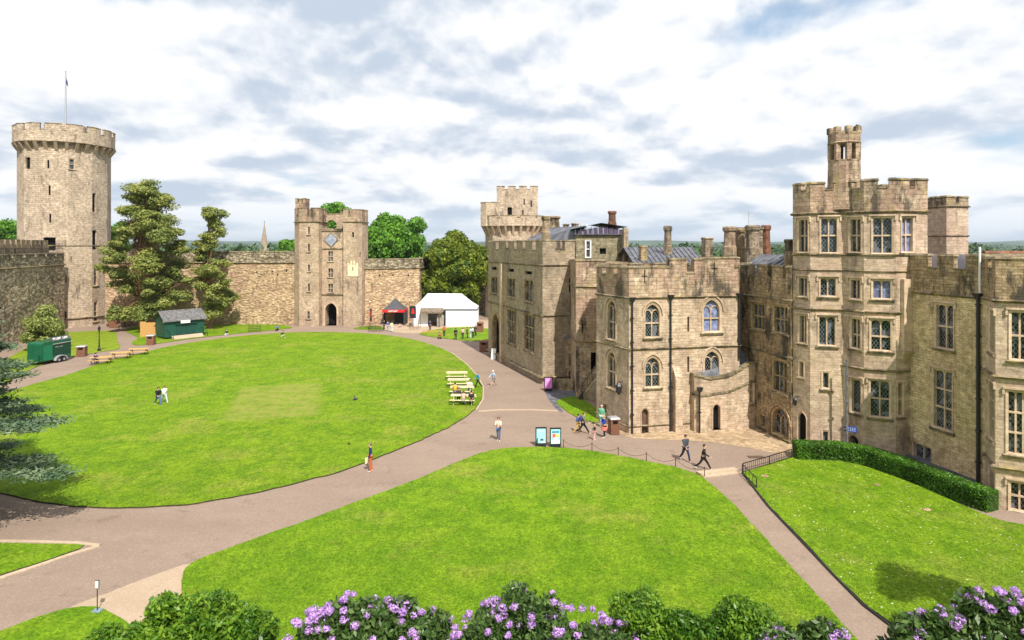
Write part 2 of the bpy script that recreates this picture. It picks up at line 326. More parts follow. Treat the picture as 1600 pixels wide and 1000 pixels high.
class Bld:
    def __init__(s, name, loc, label, cat, group=None):
        s.root = empty(name, (loc[0], loc[1], 0), 0, label, cat, group); s.wall = MB(); s.par = MB(); s.led = MB(); s.late = []
    def outline(s, a0, a1, z0, z1, kind):
        h = (a1-a0)/2; c = (a0+a1)/2
        if kind == 'rect': return [(a0,z0), (a1,z0), (a1,z1), (a0,z1)]
        rise = min(h*(1.25 if kind == 'arch' else 1.0), (z1-z0)*.6); sp = z1-rise
        return [(a0,z0), (a1,z0)] + [(c-x, sp+y) for x, y in arch_pts(h, rise)]
    def walls(s, poly, z0, z1, ops=(), mb=None, m=0, closed=True, only=None):
        mb = mb or s.wall; n = len(poly); W = [Wall(poly[i], poly[(i+1) % n]) for i in range(n if closed else n-1)]
        give = [[] for _ in W]
        for op in ops:
            xc = (op.x0+op.x1)/2; best = None
            for i, wl in enumerate(W):
                if not wl.front(): continue
                xa, xb = wl.xr()
                if xa-.5 <= xc <= xb+.5:
                    a = s_of(wl.P0, wl.d, xc); Y = wl.P0.y+a*wl.d.y
                    if best is None or Y < best[0]: best = (Y, i)
            if best is None: print('NO WALL for opening', op.x0, op.y0); continue
            give[best[1]].append(op)
        for wl, L in zip(W, give): s.panel(wl, z0, z1, L, mb, m)
        return W
    def panel(s, wl, z0, z1, L, mb, m=0):
        holes = []
        for op in L:
            xa, xb = wl.xr(); lo, hi = min(xa, xb), max(xa, xb); xc = (op.x0+op.x1)/2
            a0 = max(.05, s_of(wl.P0, wl.d, max(op.x0, lo+.5))); a1 = min(wl.len-.05, s_of(wl.P0, wl.d, min(op.x1, hi-.5))); _, zt = wl.local(xc, op.y0); _, zb = wl.local(xc, op.y1)
            zb = max(zb, z0+.02) if op.typ != 'door' else max(zb, z0); zt = min(zt, z1-.03)
            if a1-a0 < .06 or zt-zb < .06: print('bad opening', op.x0, op.y0, a0, a1, zb, zt); continue
            holes.append((a0, a1, zb, zt, op))
        A = sorted({0.0, wl.len, *[h[0] for h in holes], *[h[1] for h in holes]}); Z = sorted({z0, z1, *[h[2] for h in holes], *[h[3] for h in holes]})
        for i in range(len(A)-1):
            for j in range(len(Z)-1):
                ac, zc = (A[i]+A[i+1])/2, (Z[j]+Z[j+1])/2
                if any(h[0] < ac < h[1] and h[2] < zc < h[3] for h in holes): continue
                mb.face([wl.P(A[i],Z[j]), wl.P(A[i+1],Z[j]), wl.P(A[i+1],Z[j+1]), wl.P(A[i],Z[j+1])], m)
        for a0, a1, zb, zt, op in holes:
            out = s.outline(a0, a1, zb, zt, op.kind); k = len(out)
            if op.kind != 'rect':
                arc = out[2:]; mid = len(arc)//2       # arc runs right to left
                for i in range(len(arc)-1):
                    cx = a1 if i < mid else a0; mb.face([wl.P(cx,zt), wl.P(*arc[i+1]), wl.P(*arc[i])], m)
            for i in range(k):
                (pa, pz), (qa, qz) = out[i], out[(i+1) % k]
                mb.face([wl.P(pa,pz), wl.P(pa,pz,-op.depth), wl.P(qa,qz,-op.depth), wl.P(qa,qz)], m)
            s.late.append((wl, a0, a1, zb, zt, op, out))
    def ring(s, poly, z, h=.16, out=.12, closed=True, mb=None, m=0):
        mb = mb or s.led; n = len(poly)
        for i in range(n if closed else n-1):
            wl = Wall(poly[i], poly[(i+1) % n]); j = random.uniform(-.008, .008)
            P = wl.P; a0, a1 = -out*.6, wl.len+out*.6
            mb.hexa([P(a0,z+j,out*.35), P(a1,z+j,out*.35), P(a1,z+j,-.1), P(a0,z+j,-.1)], [P(a0,z+h*.55+j,out), P(a1,z+h*.55+j,out), P(a1,z+h+j,-.1), P(a0,z+h+j,-.1)], m)
    def crenel(s, poly, z0, zg, zt, emb=(), mw=1.3, gw=.8, th=.42, closed=True, mb=None, m=0, cap=True, skip=()):
        mb = mb or s.par; n = len(poly)
        for i in range(n if closed else n-1):
            if i in skip: continue
            wl = Wall(poly[i], poly[(i+1) % n]); j = random.uniform(-.012, .012); tt = random.uniform(-.01, .01)+th
            gaps = []
            if wl.front():
                xa, xb = wl.xr()
                gaps = [(s_of(wl.P0, wl.d, e[0]), s_of(wl.P0, wl.d, e[1])) for e in emb if xa <= (e[0]+e[1])/2 <= xb]
            if not gaps and (not emb or not wl.front()):
                k = max(1, round((wl.len-mw)/(mw+gw))); g = gw
                if wl.len > mw*1.6:
                    mm = (wl.len-k*g)/(k+1); gaps = [(mm*(q+1)+g*q, mm*(q+1)+g*(q+1)) for q in range(k)]
            gaps = [(max(.15, a), min(wl.len-.15, b)) for a, b in gaps]
            wl.lbox(mb, -.004, wl.len+.004, z0, zg+j, -tt, .006, m)
            e = [-.004] + [v for g in sorted(gaps) for v in g] + [wl.len+.004]
            for q in range(0, len(e), 2):
                a0, a1 = e[q], e[q+1]; jj = random.uniform(-.03, .03)
                if a1-a0 < .05: continue
                wl.lbox(mb, a0, a1, zg+j, zt+jj, -tt, .006, m)
                if cap: 
                    P = wl.P; u = .07; z_ = zt+jj
                    s.led.hexa([P(a0-u,z_,u), P(a1+u,z_,u), P(a1+u,z_,-tt-u), P(a0-u,z_,-tt-u)], [P(a0,z_+.13,-.02), P(a1,z_+.13,-.02), P(a1,z_+.13,-tt+.02), P(a0,z_+.13,-tt+.02)])
            if cap:
                for a, b in gaps: wl.lbox(s.led, a+.01, b-.01, zg+j, zg+j+.08, -tt-.05, .06)
    def roof(s, poly, z, mat, name='roof'):
        mb = MB(); mb.face([(p[0], p[1], z) for p in poly]); return mb.build(name, mat, s.root)
    def pipe(s, x, y0, y1, wl, rad=.07, mat='iron', hopper=True):
        a, zt = wl.local(x, y0); _, zb = wl.local(x, y1); mb = MB()
        mb.tube([wl.P(a, zb, .12), wl.P(a, zt, .12)], rad, 8)
        if hopper:
            P = wl.P; b = [P(a-.1,zt,.24), P(a+.1,zt,.24), P(a+.1,zt,.02), P(a-.1,zt,.02)]; t = [P(a-.22,zt+.35,.34), P(a+.22,zt+.35,.34), P(a+.22,zt+.35,.02), P(a-.22,zt+.35,.02)]; mb.hexa(b, t)
        z = zb+1.5
        while z < zt: wl.lbox(mb, a-.13, a+.13, z, z+.08, .0, .2); z += 1.8
        return mb.build('drainpipe', M[mat], s.root)
    def flush(s, pm, lm, wm=None):                                    # close off one tower's battlements as their own pieces
        if s.par.f: s.par.build('parapet', M[pm], s.root)
        if s.led.f: s.led.build('stone_ledge', M[lm], s.root)
        s.par = MB(); s.led = MB()
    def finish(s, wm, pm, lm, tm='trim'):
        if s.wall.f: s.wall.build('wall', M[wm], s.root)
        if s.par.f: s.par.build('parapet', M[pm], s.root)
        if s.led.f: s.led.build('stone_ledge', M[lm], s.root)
        for wl, a0, a1, zb, zt, op, out in s.late:
            P = wl.P; dp = op.depth
            if op.typ in ('void', 'slit'):
                mb = MB(); mb.face([P(a,z,-dp+.01) for a, z in out]); mb.build('opening', M['void'], s.root); continue
            fr = MB(); w_ = min(op.w, (a1-a0)*.22)
            if op.kind == 'rect': inner = [(a0+w_,zb+w_*.6), (a1-w_,zb+w_*.6), (a1-w_,zt-w_), (a0+w_,zt-w_)]
            else:
                sp = out[2][1]; c = (a0+a1)/2; h = (a1-a0)/2; k = (h-w_)/h
                inner = [(a0+w_,zb+(w_*.6 if op.typ != 'door' else 0)), (a1-w_,zb+(w_*.6 if op.typ != 'door' else 0))] + [(c+(x-c)*k, sp+(z-sp)*k) for x, z in out[2:]]
            k = len(out); pr = op.proud
            for i in range(k):
                o1, o2, i1, i2 = out[i], out[(i+1) % k], inner[i], inner[(i+1) % k]
                fr.face([P(*o1,pr), P(*o2,pr), P(*i2,pr-.05), P(*i1,pr-.05)]); fr.face([P(*i1,pr-.05), P(*i2,pr-.05), P(*i2,-dp), P(*i1,-dp)]); fr.face([P(*o2,pr), P(*o1,pr), P(*o1,-.02), P(*o2,-.02)])
            ia0, ia1, ib, it = inner[0][0], inner[1][0], inner[0][1], max(z for a, z in inner); sp = inner[2][1] if op.kind != 'rect' else it
            if op.typ == 'window':
                n = op.lights; mw = .085; lw = (ia1-ia0)/n; o0, o1 = -dp, -dp+.14
                top = it if op.kind == 'rect' else sp+(it-sp)*.25
                for q in range(1, n): wl.lbox(fr, ia0+q*lw-mw/2, ia0+q*lw+mw/2, ib, top, o0, o1)
                hd = it if op.kind == 'rect' else sp+(it-sp)*.45
                for t in op.tr: z = ib+(hd-ib)*t; wl.lbox(fr, ia0, ia1, z-.05, z+.05, o0, o1+.012)
                if n >= 1 and (ia1-ia0) > .3:                      # pointed light heads
                    for q in range(n):
                        l0 = ia0+q*lw+(mw/2 if q else 0); l1 = ia0+(q+1)*lw-(mw/2 if q < n-1 else 0); hh = (l1-l0)/2; cc = (l0+l1)/2
                        ap = arch_pts(hh, hh*1.1, 4); zz = (it if op.kind == 'rect' else hd)-hh*1.1
                        if op.kind == 'rect':
                            for i in range(len(ap)-1):
                                cx = l0 if i < len(ap)//2 else l1; fr.face([P(cx,it,o1-.02), P(cc+ap[i][0],zz+ap[i][1],o1-.02), P(cc+ap[i+1][0],zz+ap[i+1][1],o1-.02)])
                        else:
                            for i in range(len(ap)-1): fr.bar(P(cc+ap[i][0],zz+ap[i][1],o0+.07), P(cc+ap[i+1][0],zz+ap[i+1][1],o0+.07), .07, .1, up=wl.n)
                if op.hood:
                    if op.kind == 'rect':
                        wl.lbox(fr, a0-.12, a1+.12, zt+.02, zt+.12, -.01, .13); wl.lbox(fr, a0-.14, a0-.03, zt-.28, zt+.02, -.01, .10); wl.lbox(fr, a1+.03, a1+.14, zt-.28, zt+.02, -.01, .10)
                    else:
                        c = (a0+a1)/2; sp_ = out[2][1]; h = (a1-a0)/2; kk = (h+.12)/h; q = [(c+(x-c)*kk, sp_+(z-sp_)*kk) for x, z in out[2:]]
                        for i in range(len(q)-1): fr.bar(P(*q[i],.05), P(*q[i+1],.05), .1, .12, up=wl.n)
                wo = fr.build('window', M[tm], s.root)
                mb = MB(); mb.face([P(a,z,-dp+.03) for a, z in inner]); mb.build('pane', M[op.glass], wo)
                if op.sill:
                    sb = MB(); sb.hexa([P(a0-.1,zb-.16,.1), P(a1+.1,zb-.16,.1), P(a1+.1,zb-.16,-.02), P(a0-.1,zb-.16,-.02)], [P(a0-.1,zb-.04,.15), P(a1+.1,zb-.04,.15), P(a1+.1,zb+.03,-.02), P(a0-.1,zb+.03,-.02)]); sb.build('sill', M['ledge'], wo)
            else:
                wo = fr.build('doorway', M[tm], s.root)
                mb = MB(); mb.face([P(a,z,-dp+.02) for a, z in inner])
                nm = 'door' if op.mat else 'dark_passage'; mb.build(nm, M[op.mat or 'void'], wo)
        return s
def V(x0, y0, x1, y1, kind='rect', depth=.3): return O(x0, y0, x1, y1, kind, typ='void', depth=depth)
CHIM = 'chimneys standing on the castle roofs'
def chimney(parent, x0, x1, yt, yb, Y, mat='par', n=8, cap=True, pots=False, cmat='ledge'):
    c = PX((x0+x1)/2, yb, Y); r = (x1-x0)/2*Y/1000*1.03; h = (yb-yt)*Y/1000; mb = MB()
    prof = [(r,-1.5),(r,h*.30),(r*.86,h*.36),(r*.80,h*.80),(r*1.02,h*.86),(r*1.05,h*.95),(r*.9,h)] if n > 4 else [(r*1.25,-1.5),(r*1.25,h*.86),(r*1.4,h*.88),(r*1.4,h*.96),(r*1.2,h)]
    mb.lathe(c, prof, n, rot=math.pi/n if n == 8 else R(57))
    o = mb.build('chimney', M[mat], parent)
    if pots:
        pb = MB(); pb.lathe((c.x, c.y, c.z+h), [(r*.5,-.05),(r*.4,.5),(r*.5,.55)], 10); pb.build('chimney_pot', M['red'], o)
    return o

# ================================================================ the tall polygonal tower (right of the middle)
TW = [(19.86,45.25), (20.46,43.9), (22.48,43.4), (23.12,42.05), (24.75,41.25), AB(35.25,35.25), AB(36.4,42.5), AB(31.2,42.5)]
t = Bld('polygonal_tower', TW[2], 'tall many-sided sandstone tower with four storeys of mullioned windows and an open turret on top', 'tower')
ops = []
for (a, b_, c, d) in ((1246,341,1264,395),(1280,339,1311,396),(1326,340,1347,395),(1361,338,1397,397),(1407,338,1429,395)): ops.append(O(a,b_,c,d, glass='glass' if a != 1407 else 'curtain'))
for (a, b_, c, d) in ((1246,432,1263,464),(1279,433,1309,464),(1327,435,1346,468),(1361,436,1395,468)): ops.append(O(a,b_,c,d, tr=(), glass='curtain' if a == 1361 else 'glass'))
for (a, b_, c, d) in ((1247,491,1262,537),(1277,493,1308,541),(1328,496,1346,545),(1358,498,1395,549)): ops.append(O(a,b_,c,d, tr=(.45,) if a > 1300 else ()))
ops += [O(1248,564,1257,590,lights=1,tr=(),hood=False), O(1283,580,1298,608,lights=1,tr=(),hood=False), O(1328,591,1347,646,lights=1,tr=()), O(1357,593,1393,653), O(1402,597,1412,651,lights=1)]
ops += [O(1246,643,1261,699,'arch',typ='door',depth=.16,w=.1), O(1283,672,1297,697,lights=1,tr=(),hood=False), O(1323,678,1344,712,'round',typ='door',depth=.7)]
WT = t.walls(TW, 0, 16.2, ops)
t.ring(TW, 16.15, .22, .18); t.ring(TW, 13.35, .16); t.ring(TW, 12.3, .12, .1); t.ring(TW, 9.6, .2, .15); t.ring(TW[2:6], 5.85, .2, .16, False); t.ring(TW, .35, .1, .1)
t.crenel(TW, 16.3, 17.8, 18.3, [(1252,1260),(1289,1303),(1331,1344),(1372,1389),(1421,1430)])
t.roof(TW, 16.9, M['lead'])
t.pipe(1323, 562, 706, WT[3], .075, 'pipe', False)
# the open stair turret
tb = MB(); tc_ = (.519*44, 44.0)
tb.lathe((tc_[0], tc_[1], 0), [(1.12,16.5),(1.05,17.6),(1.0,19.9)], 8, rot=R(22.5))
for k in range(8):
    a = R(45*k+22.5+12); tb.bar((tc_[0]+.86*math.cos(a), tc_[1]+.86*math.sin(a), 19.85), (tc_[0]+.86*math.cos(a), tc_[1]+.86*math.sin(a), 21.02), .30)
tb.lathe((tc_[0], tc_[1], 0), [(1.0,20.95),(1.1,21.05),(1.05,21.12),(1.05,21.75)], 8, rot=R(22.5+12))
for k in range(8):
    a = R(45*k+22.5+12); tb.bar((tc_[0]+.88*math.cos(a), tc_[1]+.88*math.sin(a), 21.7), (tc_[0]+.88*math.cos(a), tc_[1]+.88*math.sin(a), 22.12), .36)
tb.build('stair_turret', M['pinkw'], t.root)
# corbelled pier on the right facet, blue plaque
wl = WT[4]; a0, _ = wl.local(1407, 500); a1, _ = wl.local(1424, 500); pb = MB()
_, zt = wl.local(1420, 436); _, zb = wl.local(1420, 548)
wl.lbox(pb, a0, a1, zb, zt, -.05, .30); P = wl.P
pb.hexa([P(a0+.1,zb-.7,.02), P(a1-.1,zb-.7,.02), P(a1-.1,zb-.7,-.05), P(a0+.1,zb-.7,-.05)], [P(a0-.08,zb-.02,.42), P(a1+.08,zb-.02,.42), P(a1+.08,zb-.02,-.05), P(a0-.08,zb-.02,-.05)])
pb.build('corbelled_pier', M['trim'], t.root)
wl = WT[3]; a, z = wl.local(1331, 671); pb = MB(); wl.lbox(pb, a-.45, a+.3, z-.17, z+.17, .0, .04); M['blue'] = plain('blue_enamel', (.02,.06,.35), .4); M['bluemark'] = plain('pale_lettering', (.6,.65,.8), .5)
for q in range(3):
    for k in range(5): wl.lbox(pb, a-.38+k*.13, a-.30+k*.13, z+.08-q*.09, z+.11-q*.09, .04, .046, 1)
pb.build('plaque', [M['blue'], M['bluemark']], t.root)
t.finish('tan_tower', 'pinkw', 'ledge')

# ================================================================ shaded range between the tower and the chapel wing
ER = [AB(28.7,50), AB(28.7,40.12), AB(36,43), AB(36,50)]
e = Bld('recessed_range', AB(28.7,45), 'dark weathered two storey range set back between the arched wing and the tall tower', 'building')
ops = [O(1174,473,1196,515,lights=3), O(1208,477,1232,521,lights=3), O(1207,563,1231,614,lights=3), O(1187,647,1197,668,lights=1,tr=(),hood=False), O(1205,636,1234,682,'round',lights=3,tr=(),depth=.4)]
WE = e.walls(ER, 0, 10.1, ops); e.ring(ER, 10.05, .22, .16); e.ring(ER, 6.0, .2, .15)
e.walls(ER, 10.1, 11.2, mb=e.par); e.crenel(ER, 11.15, 11.65, 12.5, [(1172,1183),(1199,1206),(1223,1230)])
e.roof(ER, 11.2, M['lead'])
rf = MB()                                                           # lead roof with standing rolls behind the parapet
q0, q1, q2, q3 = [Vector((*AB(a, b_), z)) for a, b_, z in ((29.4,50,11.4),(29.4,41.5,11.4),(33,41.5,13.3),(33,50,13.3))]
rf.face([q0, q1, q2, q3]); q4, q5 = [Vector((*AB(a, b_), z)) for a, b_, z in ((36,41.5,11.4),(36,50,11.4))]; rf.face([q3, q2, q4, q5]); rf.face([q1, q4, q2])
for k in range(12): f = k/11; rf.bar(q1.lerp(q0, f)+Vector((0,0,.03)), q2.lerp(q3, f)+Vector((0,0,.03)), .1)
rf.build('lead_roof', M['lead'], e.root)
for args in ((1130,1150,354,400,58,'par'), (1151,1164,357,400,58.5,'dark'), (1165,1187,352,404,57,'chim'), (1190,1204,352,398,60,'red')): chimney(e.root, *args)
an = MB(); p = PX(1170, 352, 57); an.tube([p, p+Vector((0,0,1.3))], .025, 5); an.tube([p+Vector((-.6,0,.7)), p+Vector((.6,0,.9))], .02, 5)
for k in range(7): q = p+Vector((-.6+k*.2,0,.7+k*.033)); an.tube([q-Vector((0,.1,.12)), q+Vector((0,.1,.12))], .014, 4)
an.build('television_aerial', M['grey_metal'], e.root)
cm_ = MB(); c0_ = PX(1170, 400, 59.5); cm_.box(c0_.x-1.3, c0_.x+1.1, c0_.y-.5, c0_.y+1.2, 11.5, 15.6); cm_.box(c0_.x-1.4, c0_.x+1.2, c0_.y-.6, c0_.y+1.3, 15.6, 15.75); cm_.build('chimney_stack', M['chim'], e.root)
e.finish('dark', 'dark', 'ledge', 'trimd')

# ================================================================ chapel wing with arched windows
V1, V0 = (6.86,52.0), (8.74,47.8); a_0 = 18.49
CB = [V1, V0, AB(27.6,44.93), AB(27.6,53), (8.5,58)]
b = Bld('chapel_wing', V0, 'sandstone wing with pointed arched windows and pinkish parapet left of the shaded range', 'building')
ops = [O(948,467,963,531,'arch'), O(948,547,963,607,'arch'), O(941,629,949,647,typ='door',hood=False,depth=.35),
       O(1006,473,1033,528,'arch'), O(1006,556,1033,606,'arch'), O(1001,637,1015,676,'arch',typ='door',mat='wood',depth=.3,w=.08),
       V(1074,495,1077,519), V(1074,557,1077,582), O(1096,457,1128,520,'arch',glass='curtain',w=.2), O(1098,545,1127,592,'arch',tr=(),w=.18)]
WB = b.walls(CB, 0, 10.15, ops)
b.ring(CB, 10.05, .2, .16); b.ring(CB, 6.2, .2, .15); b.ring(CB, .45, .12, .1)
b.walls(CB, 10.15, 11.4, mb=b.par)
b.crenel(CB, 11.35, 11.7, 12.4, [(941,947),(959,965),(1166,1167)], skip=(1,))
wl = WB[1]; q = [wl.local(x, 400)[0] for x in (978.5, 1046, 1073, 1085, 1099)] + [wl.len]
b.crenel([wl.P(0,0)[:2], wl.P(q[1],0)[:2]], 11.35, 11.9, 12.42, [(1,2)], closed=False)
b.crenel([wl.P(q[1],0)[:2], wl.P(q[2],0)[:2]], 11.3, 12.3, 13.0, [(1,2)], closed=False, th=.5); b.crenel([wl.P(q[2],0)[:2], wl.P(q[3],0)[:2]], 11.3, 11.8, 11.95, [(1,2)], closed=False, th=.5)
b.crenel([wl.P(q[3],0)[:2], wl.P(q[4],0)[:2]], 11.3, 12.3, 13.0, [(1,2)], closed=False, th=.5); b.crenel([wl.P(q[4],0)[:2], wl.P(q[5],0)[:2]], 11.35, 12.4, 13.05, [(1,2)], closed=False)
cr = MB()
for x, y in ((1007,432), (1116,420)):
    a, z = wl.local(x, y); wl.lbox(cr, a-.035, a+.035, z-.5, z+.5, .0, .012); wl.lbox(cr, a-.22, a+.22, z-.02, z+.05, .0, .014)
cr.build('arrow_slit', M['void'], b.root)
b.roof([AB(18.9,45.3), AB(27.3,45.3), AB(27.3,53), (8.7,57)], 11.5, M['lead'])
b.pipe(987, 472, 680, WB[1]); b.pipe(1047, 468, 673, WB[1]); b.pipe(1154, 465, 560, WB[1], .09)
for x0, x1, yt, o in ((1051,1062,588,.5),):                        # stepped buttress
    a0, zt = wl.local(x0, yt); a1, _ = wl.local(x1, yt); bb = MB(); P = wl.P
    bb.hexa([P(a0,0,o), P(a1,0,o), P(a1,0,-.05), P(a0,0,-.05)], [P(a0,zt,o), P(a1,zt,o), P(a1,zt+.8,-.05), P(a0,zt+.8,-.05)]); bb.build('buttress', M['tan'], b.root)
for args in ((1037,1050,353,400,62,'chim'), (999,1010,384,410,59,'dark',4), (1098,1112,371,396,64,'chim',4), (1226,1241,374,402,50,'dark')): chimney(b.root, *args)
b.finish('tan', 'pinkw', 'ledge')

# porch at the foot of the wing
PO = [AB(23.5,44.9), AB(23.5,44.4), AB(23.85,44.1), AB(24.6,44.05), AB(26.2,44.05), AB(26.8,44.1), AB(27.4,44.2), AB(28.0,44.32), AB(28.68,44.5), AB(28.68,44.9)]
p = Bld('entrance_porch', PO[3], 'low stone porch with curved coping and dark arched doorway below the tall arched windows', 'porch')
PT = [4.25, 4.25, 4.2, 3.95, 4.12, 4.35, 4.62, 4.9]; PS = [2.75, 2.75, 2.75, 2.78, 2.95, 3.1, 3.3, 3.5]
for i in range(8):
    zt = PT[i]
    p.walls([PO[i], PO[i+1]], 0, zt, [o for o in (O(1112,629,1128,671,'arch',typ='door',depth=.4,w=.12), O(1167,597,1178,631,lights=1,tr=(.33,.66),hood=False)) if (o.x0 == 1112 and i == 3) or (o.x0 == 1167 and i == 7)], closed=False)
    wl = Wall(PO[i], PO[i+1]); zn = PT[min(i+1, 7)]; P = wl.P; j_ = .003*i
    p.led.hexa([P(-.05,zt+j_,.1), P(wl.len+.05,zn+j_,.1), P(wl.len+.05,zn+j_,-.35), P(-.05,zt+j_,-.35)], [P(-.05,zt+.15+j_,.06), P(wl.len+.05,zn+.15+j_,.06), P(wl.len+.05,zn+.15+j_,-.3), P(-.05,zt+.15+j_,-.3)])
    p.wall.face([P(0,zt,0), P(wl.len,zt-.001,0), P(wl.len,zn,0)])
    wl.lbox(p.wall, 0, wl.len, zt-1.0, min(zt, zn)-.002, -.33, -.02); sn = PS[min(i+1, 7)]
    p.led.hexa([P(-.04,PS[i],.09), P(wl.len+.04,sn,.09), P(wl.len+.04,sn,-.03), P(-.04,PS[i],-.03)], [P(-.04,PS[i]+.13,.05), P(wl.len+.04,sn+.13,.05), P(wl.len+.04,sn+.13,-.03), P(-.04,PS[i]+.13,-.03)])
rb = MB(); rb.face([(*AB(25.5,44.5),3.6), (*AB(28.6,44.5),4.5), (*AB(28.68,47.0),6.2), (*AB(25.6,44.95),4.6)]); rb.face([(*AB(23.5,44.5),3.5), (*AB(25.5,44.5),3.6), (*AB(25.6,44.95),4.6), (*AB(23.5,44.95),4.3)])
rb.build('lead_roof', M['lead'], p.root); p.pipe(1092, 612, 676, Wall(PO[2], PO[3]), .07)
p.finish('tan', 'tan', 'ledge')

# ================================================================ range right of the tower
DR = [AB(33.8,35.2), AB(33.8,29.9), AB(40,29.9), AB(40,35.2)]
d = Bld('garden_range', AB(33.8,32), 'ochre rough-coursed range with tall twin-light windows right of the tall tower', 'building')
ops = [O(1460,474,1492,546,lights=2,tr=(.5,)), O(1456,577,1490,672,lights=2,tr=(.36,.68)), O(1426,695,1456,728,lights=2,tr=(),hood=False,w=.07)]
WD = d.walls(DR, 0, 11.0, ops); d.ring(DR, 10.95, .2, .16)
d.walls(DR, 11.0, 12.3, mb=d.par); d.crenel(DR, 12.25, 12.6, 13.4, [(1450,1464),(1490,1509)], th=.3)
d.roof(DR, 12.2, M['lead']); d.pipe(1531, 468, 764, WD[0], .1)
wp = MB(); a, z0 = WD[0].local(1534, 458); _, z1 = WD[0].local(1534, 386); wp.tube([WD[0].P(a, z0, .14), WD[0].P(a, z1, .14)], .06, 8); wp.build('white_pipe', M['whitepaint'], d.root)
fb = MB(); WD[0].lbox(fb, .2, WD[0].len-.1, 12.25, 13.5, -1.5, -1.3); fb.build('lead_upstand', plain('pale_lead_sheet', (.50,.48,.54), .5, 0, .2, 2), d.root)
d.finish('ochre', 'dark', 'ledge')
FB = [AB(33.8,29.95), AB(32.4,28.1), AB(36.4,24.1), AB(42,24.1), AB(42,29.8)]
f = Bld('bay_fronted_block', FB[1], 'sandstone block with canted mullioned bay at the right edge beyond the black drainpipe', 'building')
ops = [O(1546,484,1557,552,lights=1,w=.1), O(1545,597,1557,688,lights=1,tr=(.33,.66),w=.1), O(1546,735,1556,770,lights=1,tr=(),hood=False,w=.08),
       O(1576,485,1612,564,lights=2), O(1571,610,1616,712,lights=3,tr=(.33,.66)), O(1575,752,1612,812,lights=2,tr=(.5,),hood=True)]
WF = f.walls(FB, 0, 11.1, ops); f.ring(FB, 11.0, .2, .2); f.ring(FB, 6.95, .2, .18); f.ring(FB, 2.15, .2, .2)
f.walls(FB, 11.1, 12.3, mb=f.par); f.crenel(FB, 12.25, 12.75, 13.3); f.roof(FB, 12.2, M['lead']); f.finish('tan', 'dark', 'ledge')
# square turret behind the tower
RB = [(34.6,55.6), (35.3,52.0), (37.4,52.45), (36.9,56.2)]
r = Bld('square_turret', RB[1], 'weathered square turret with battlements behind the tall tower on its right', 'tower')
r.walls(RB, 0, 17.2); r.ring(RB, 17.15, .2, .15); r.ring(RB, 14.8, .14, .1); r.crenel(RB, 17.25, 17.55, 18.0, mw=.7, gw=.35); r.roof(RB, 17.3, M['lead']); r.finish('tan_tower', 'par', 'ledge')
# roofs and far ranges behind the battlements on the right
q = Bld('rear_roofs', (33,45), 'low lead and slate roofs with orange tiles behind the battlements on the far right', 'roof')
rb = MB(); rb.hexa([(36,40,11),(60,44,11),(60,60,11),(36,56,11)], [(38,41,12.9),(60,45,12.9),(60,58,12.9),(38,55,12.9)]); rb.build('lead_roof', M['lead'], q.root)
rb = MB()
for x, y, Y in ((1570,392,46),(1590,400,44)): pp = PX(x, y, Y); rb.hexa([pp+Vector(v) for v in ((-1.5,-1,-1),(1.5,-1,-1),(1.5,1,-1),(-1.5,1,-1))], [pp+Vector(v) for v in ((-1.5,-.05,0),(1.5,-.05,0),(1.5,.05,0),(-1.5,.05,0))])
rb.build('tiled_gable', M['red'], q.root)

# ================================================================ stair block and great hall wing
g = Bld('stair_block', (6.1,61), 'narrow pinkish stone stair block squeezed between the great hall and the arched wing', 'building')
GB = [(6.0,66), (6.1,61), (8.7,60.5), (9.6,65)]
g.walls(GB, 0, 10.1, [V(909,505,911,521), V(923,551,931,580,depth=.8)]); g.ring(GB, 10.05, .2, .14); g.ring(GB, 4.85, .2, .14)
g.walls(GB, 10.1, 12.2, mb=g.par); g.crenel(GB, 12.15, 12.45, 12.6, [(1,2)]); g.roof(GB, 12.2, M['lead']); g.finish('pinkw', 'pinkw', 'ledge')
GH = [(-3.06,82.7), (3.1,65.1), (6.5,66.2), (2.6,86)]
a = Bld('great_hall_wing', (3.1,65.1), 'large grey sandstone hall wing with battlements and lattice windows beside the path', 'building')
ops = [O(767,432,777,459,lights=2,tr=(),hood=False), O(793,434,805,465,lights=2,tr=(),hood=False), O(819,437,833,472,lights=2,tr=(),hood=False), V(794,420,803,425), V(820,424,831,429), V(768,417,776,422),
       O(793,484,806,538,lights=3,tr=(.33,.66)), O(819,491,835,549,lights=3,tr=(.33,.66)), O(768,486,781,552,'arch',typ='door',depth=.6,w=.3), V(889,435,893,457)]
WA = a.walls(GH, 0, 12.0, ops); a.ring(GH, 11.95, .22, .16); a.ring(GH, 6.8, .2, .15); a.ring(GH, .55, .25, .4)
a.walls(GH, 12.0, 13.2, mb=a.par); a.crenel(GH, 13.15, 13.55, 14.55, [(775,779),(791,794),(803,807),(817,821),(832,837),(868,883)])
a.roof(GH, 13.1, M['lead'])
sb = MB(); wl = WA[0]; s0, _ = wl.local(785, 450); wl.lbox(sb, s0-.2, s0+.35, 0, 11.9, -.05, .3); sb.build('pilaster', M['trim'], a.root)
chimney(a.root, 846, 860, 338, 374, 66.5, 'par')
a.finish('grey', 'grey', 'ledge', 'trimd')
h = Bld('lean_to_lodge', (5.2,66), 'small shaded lean-to with pointed doorway between the great hall corner and the stair block', 'building')
HL = [(4.95,66.0), (6.9,65.6), (6.9,68), (4.95,68)]
h.walls(HL, 0, 4.6, [O(886,576,897,600,'arch',typ='door',depth=.5,w=.15), V(889,560,893,570)])
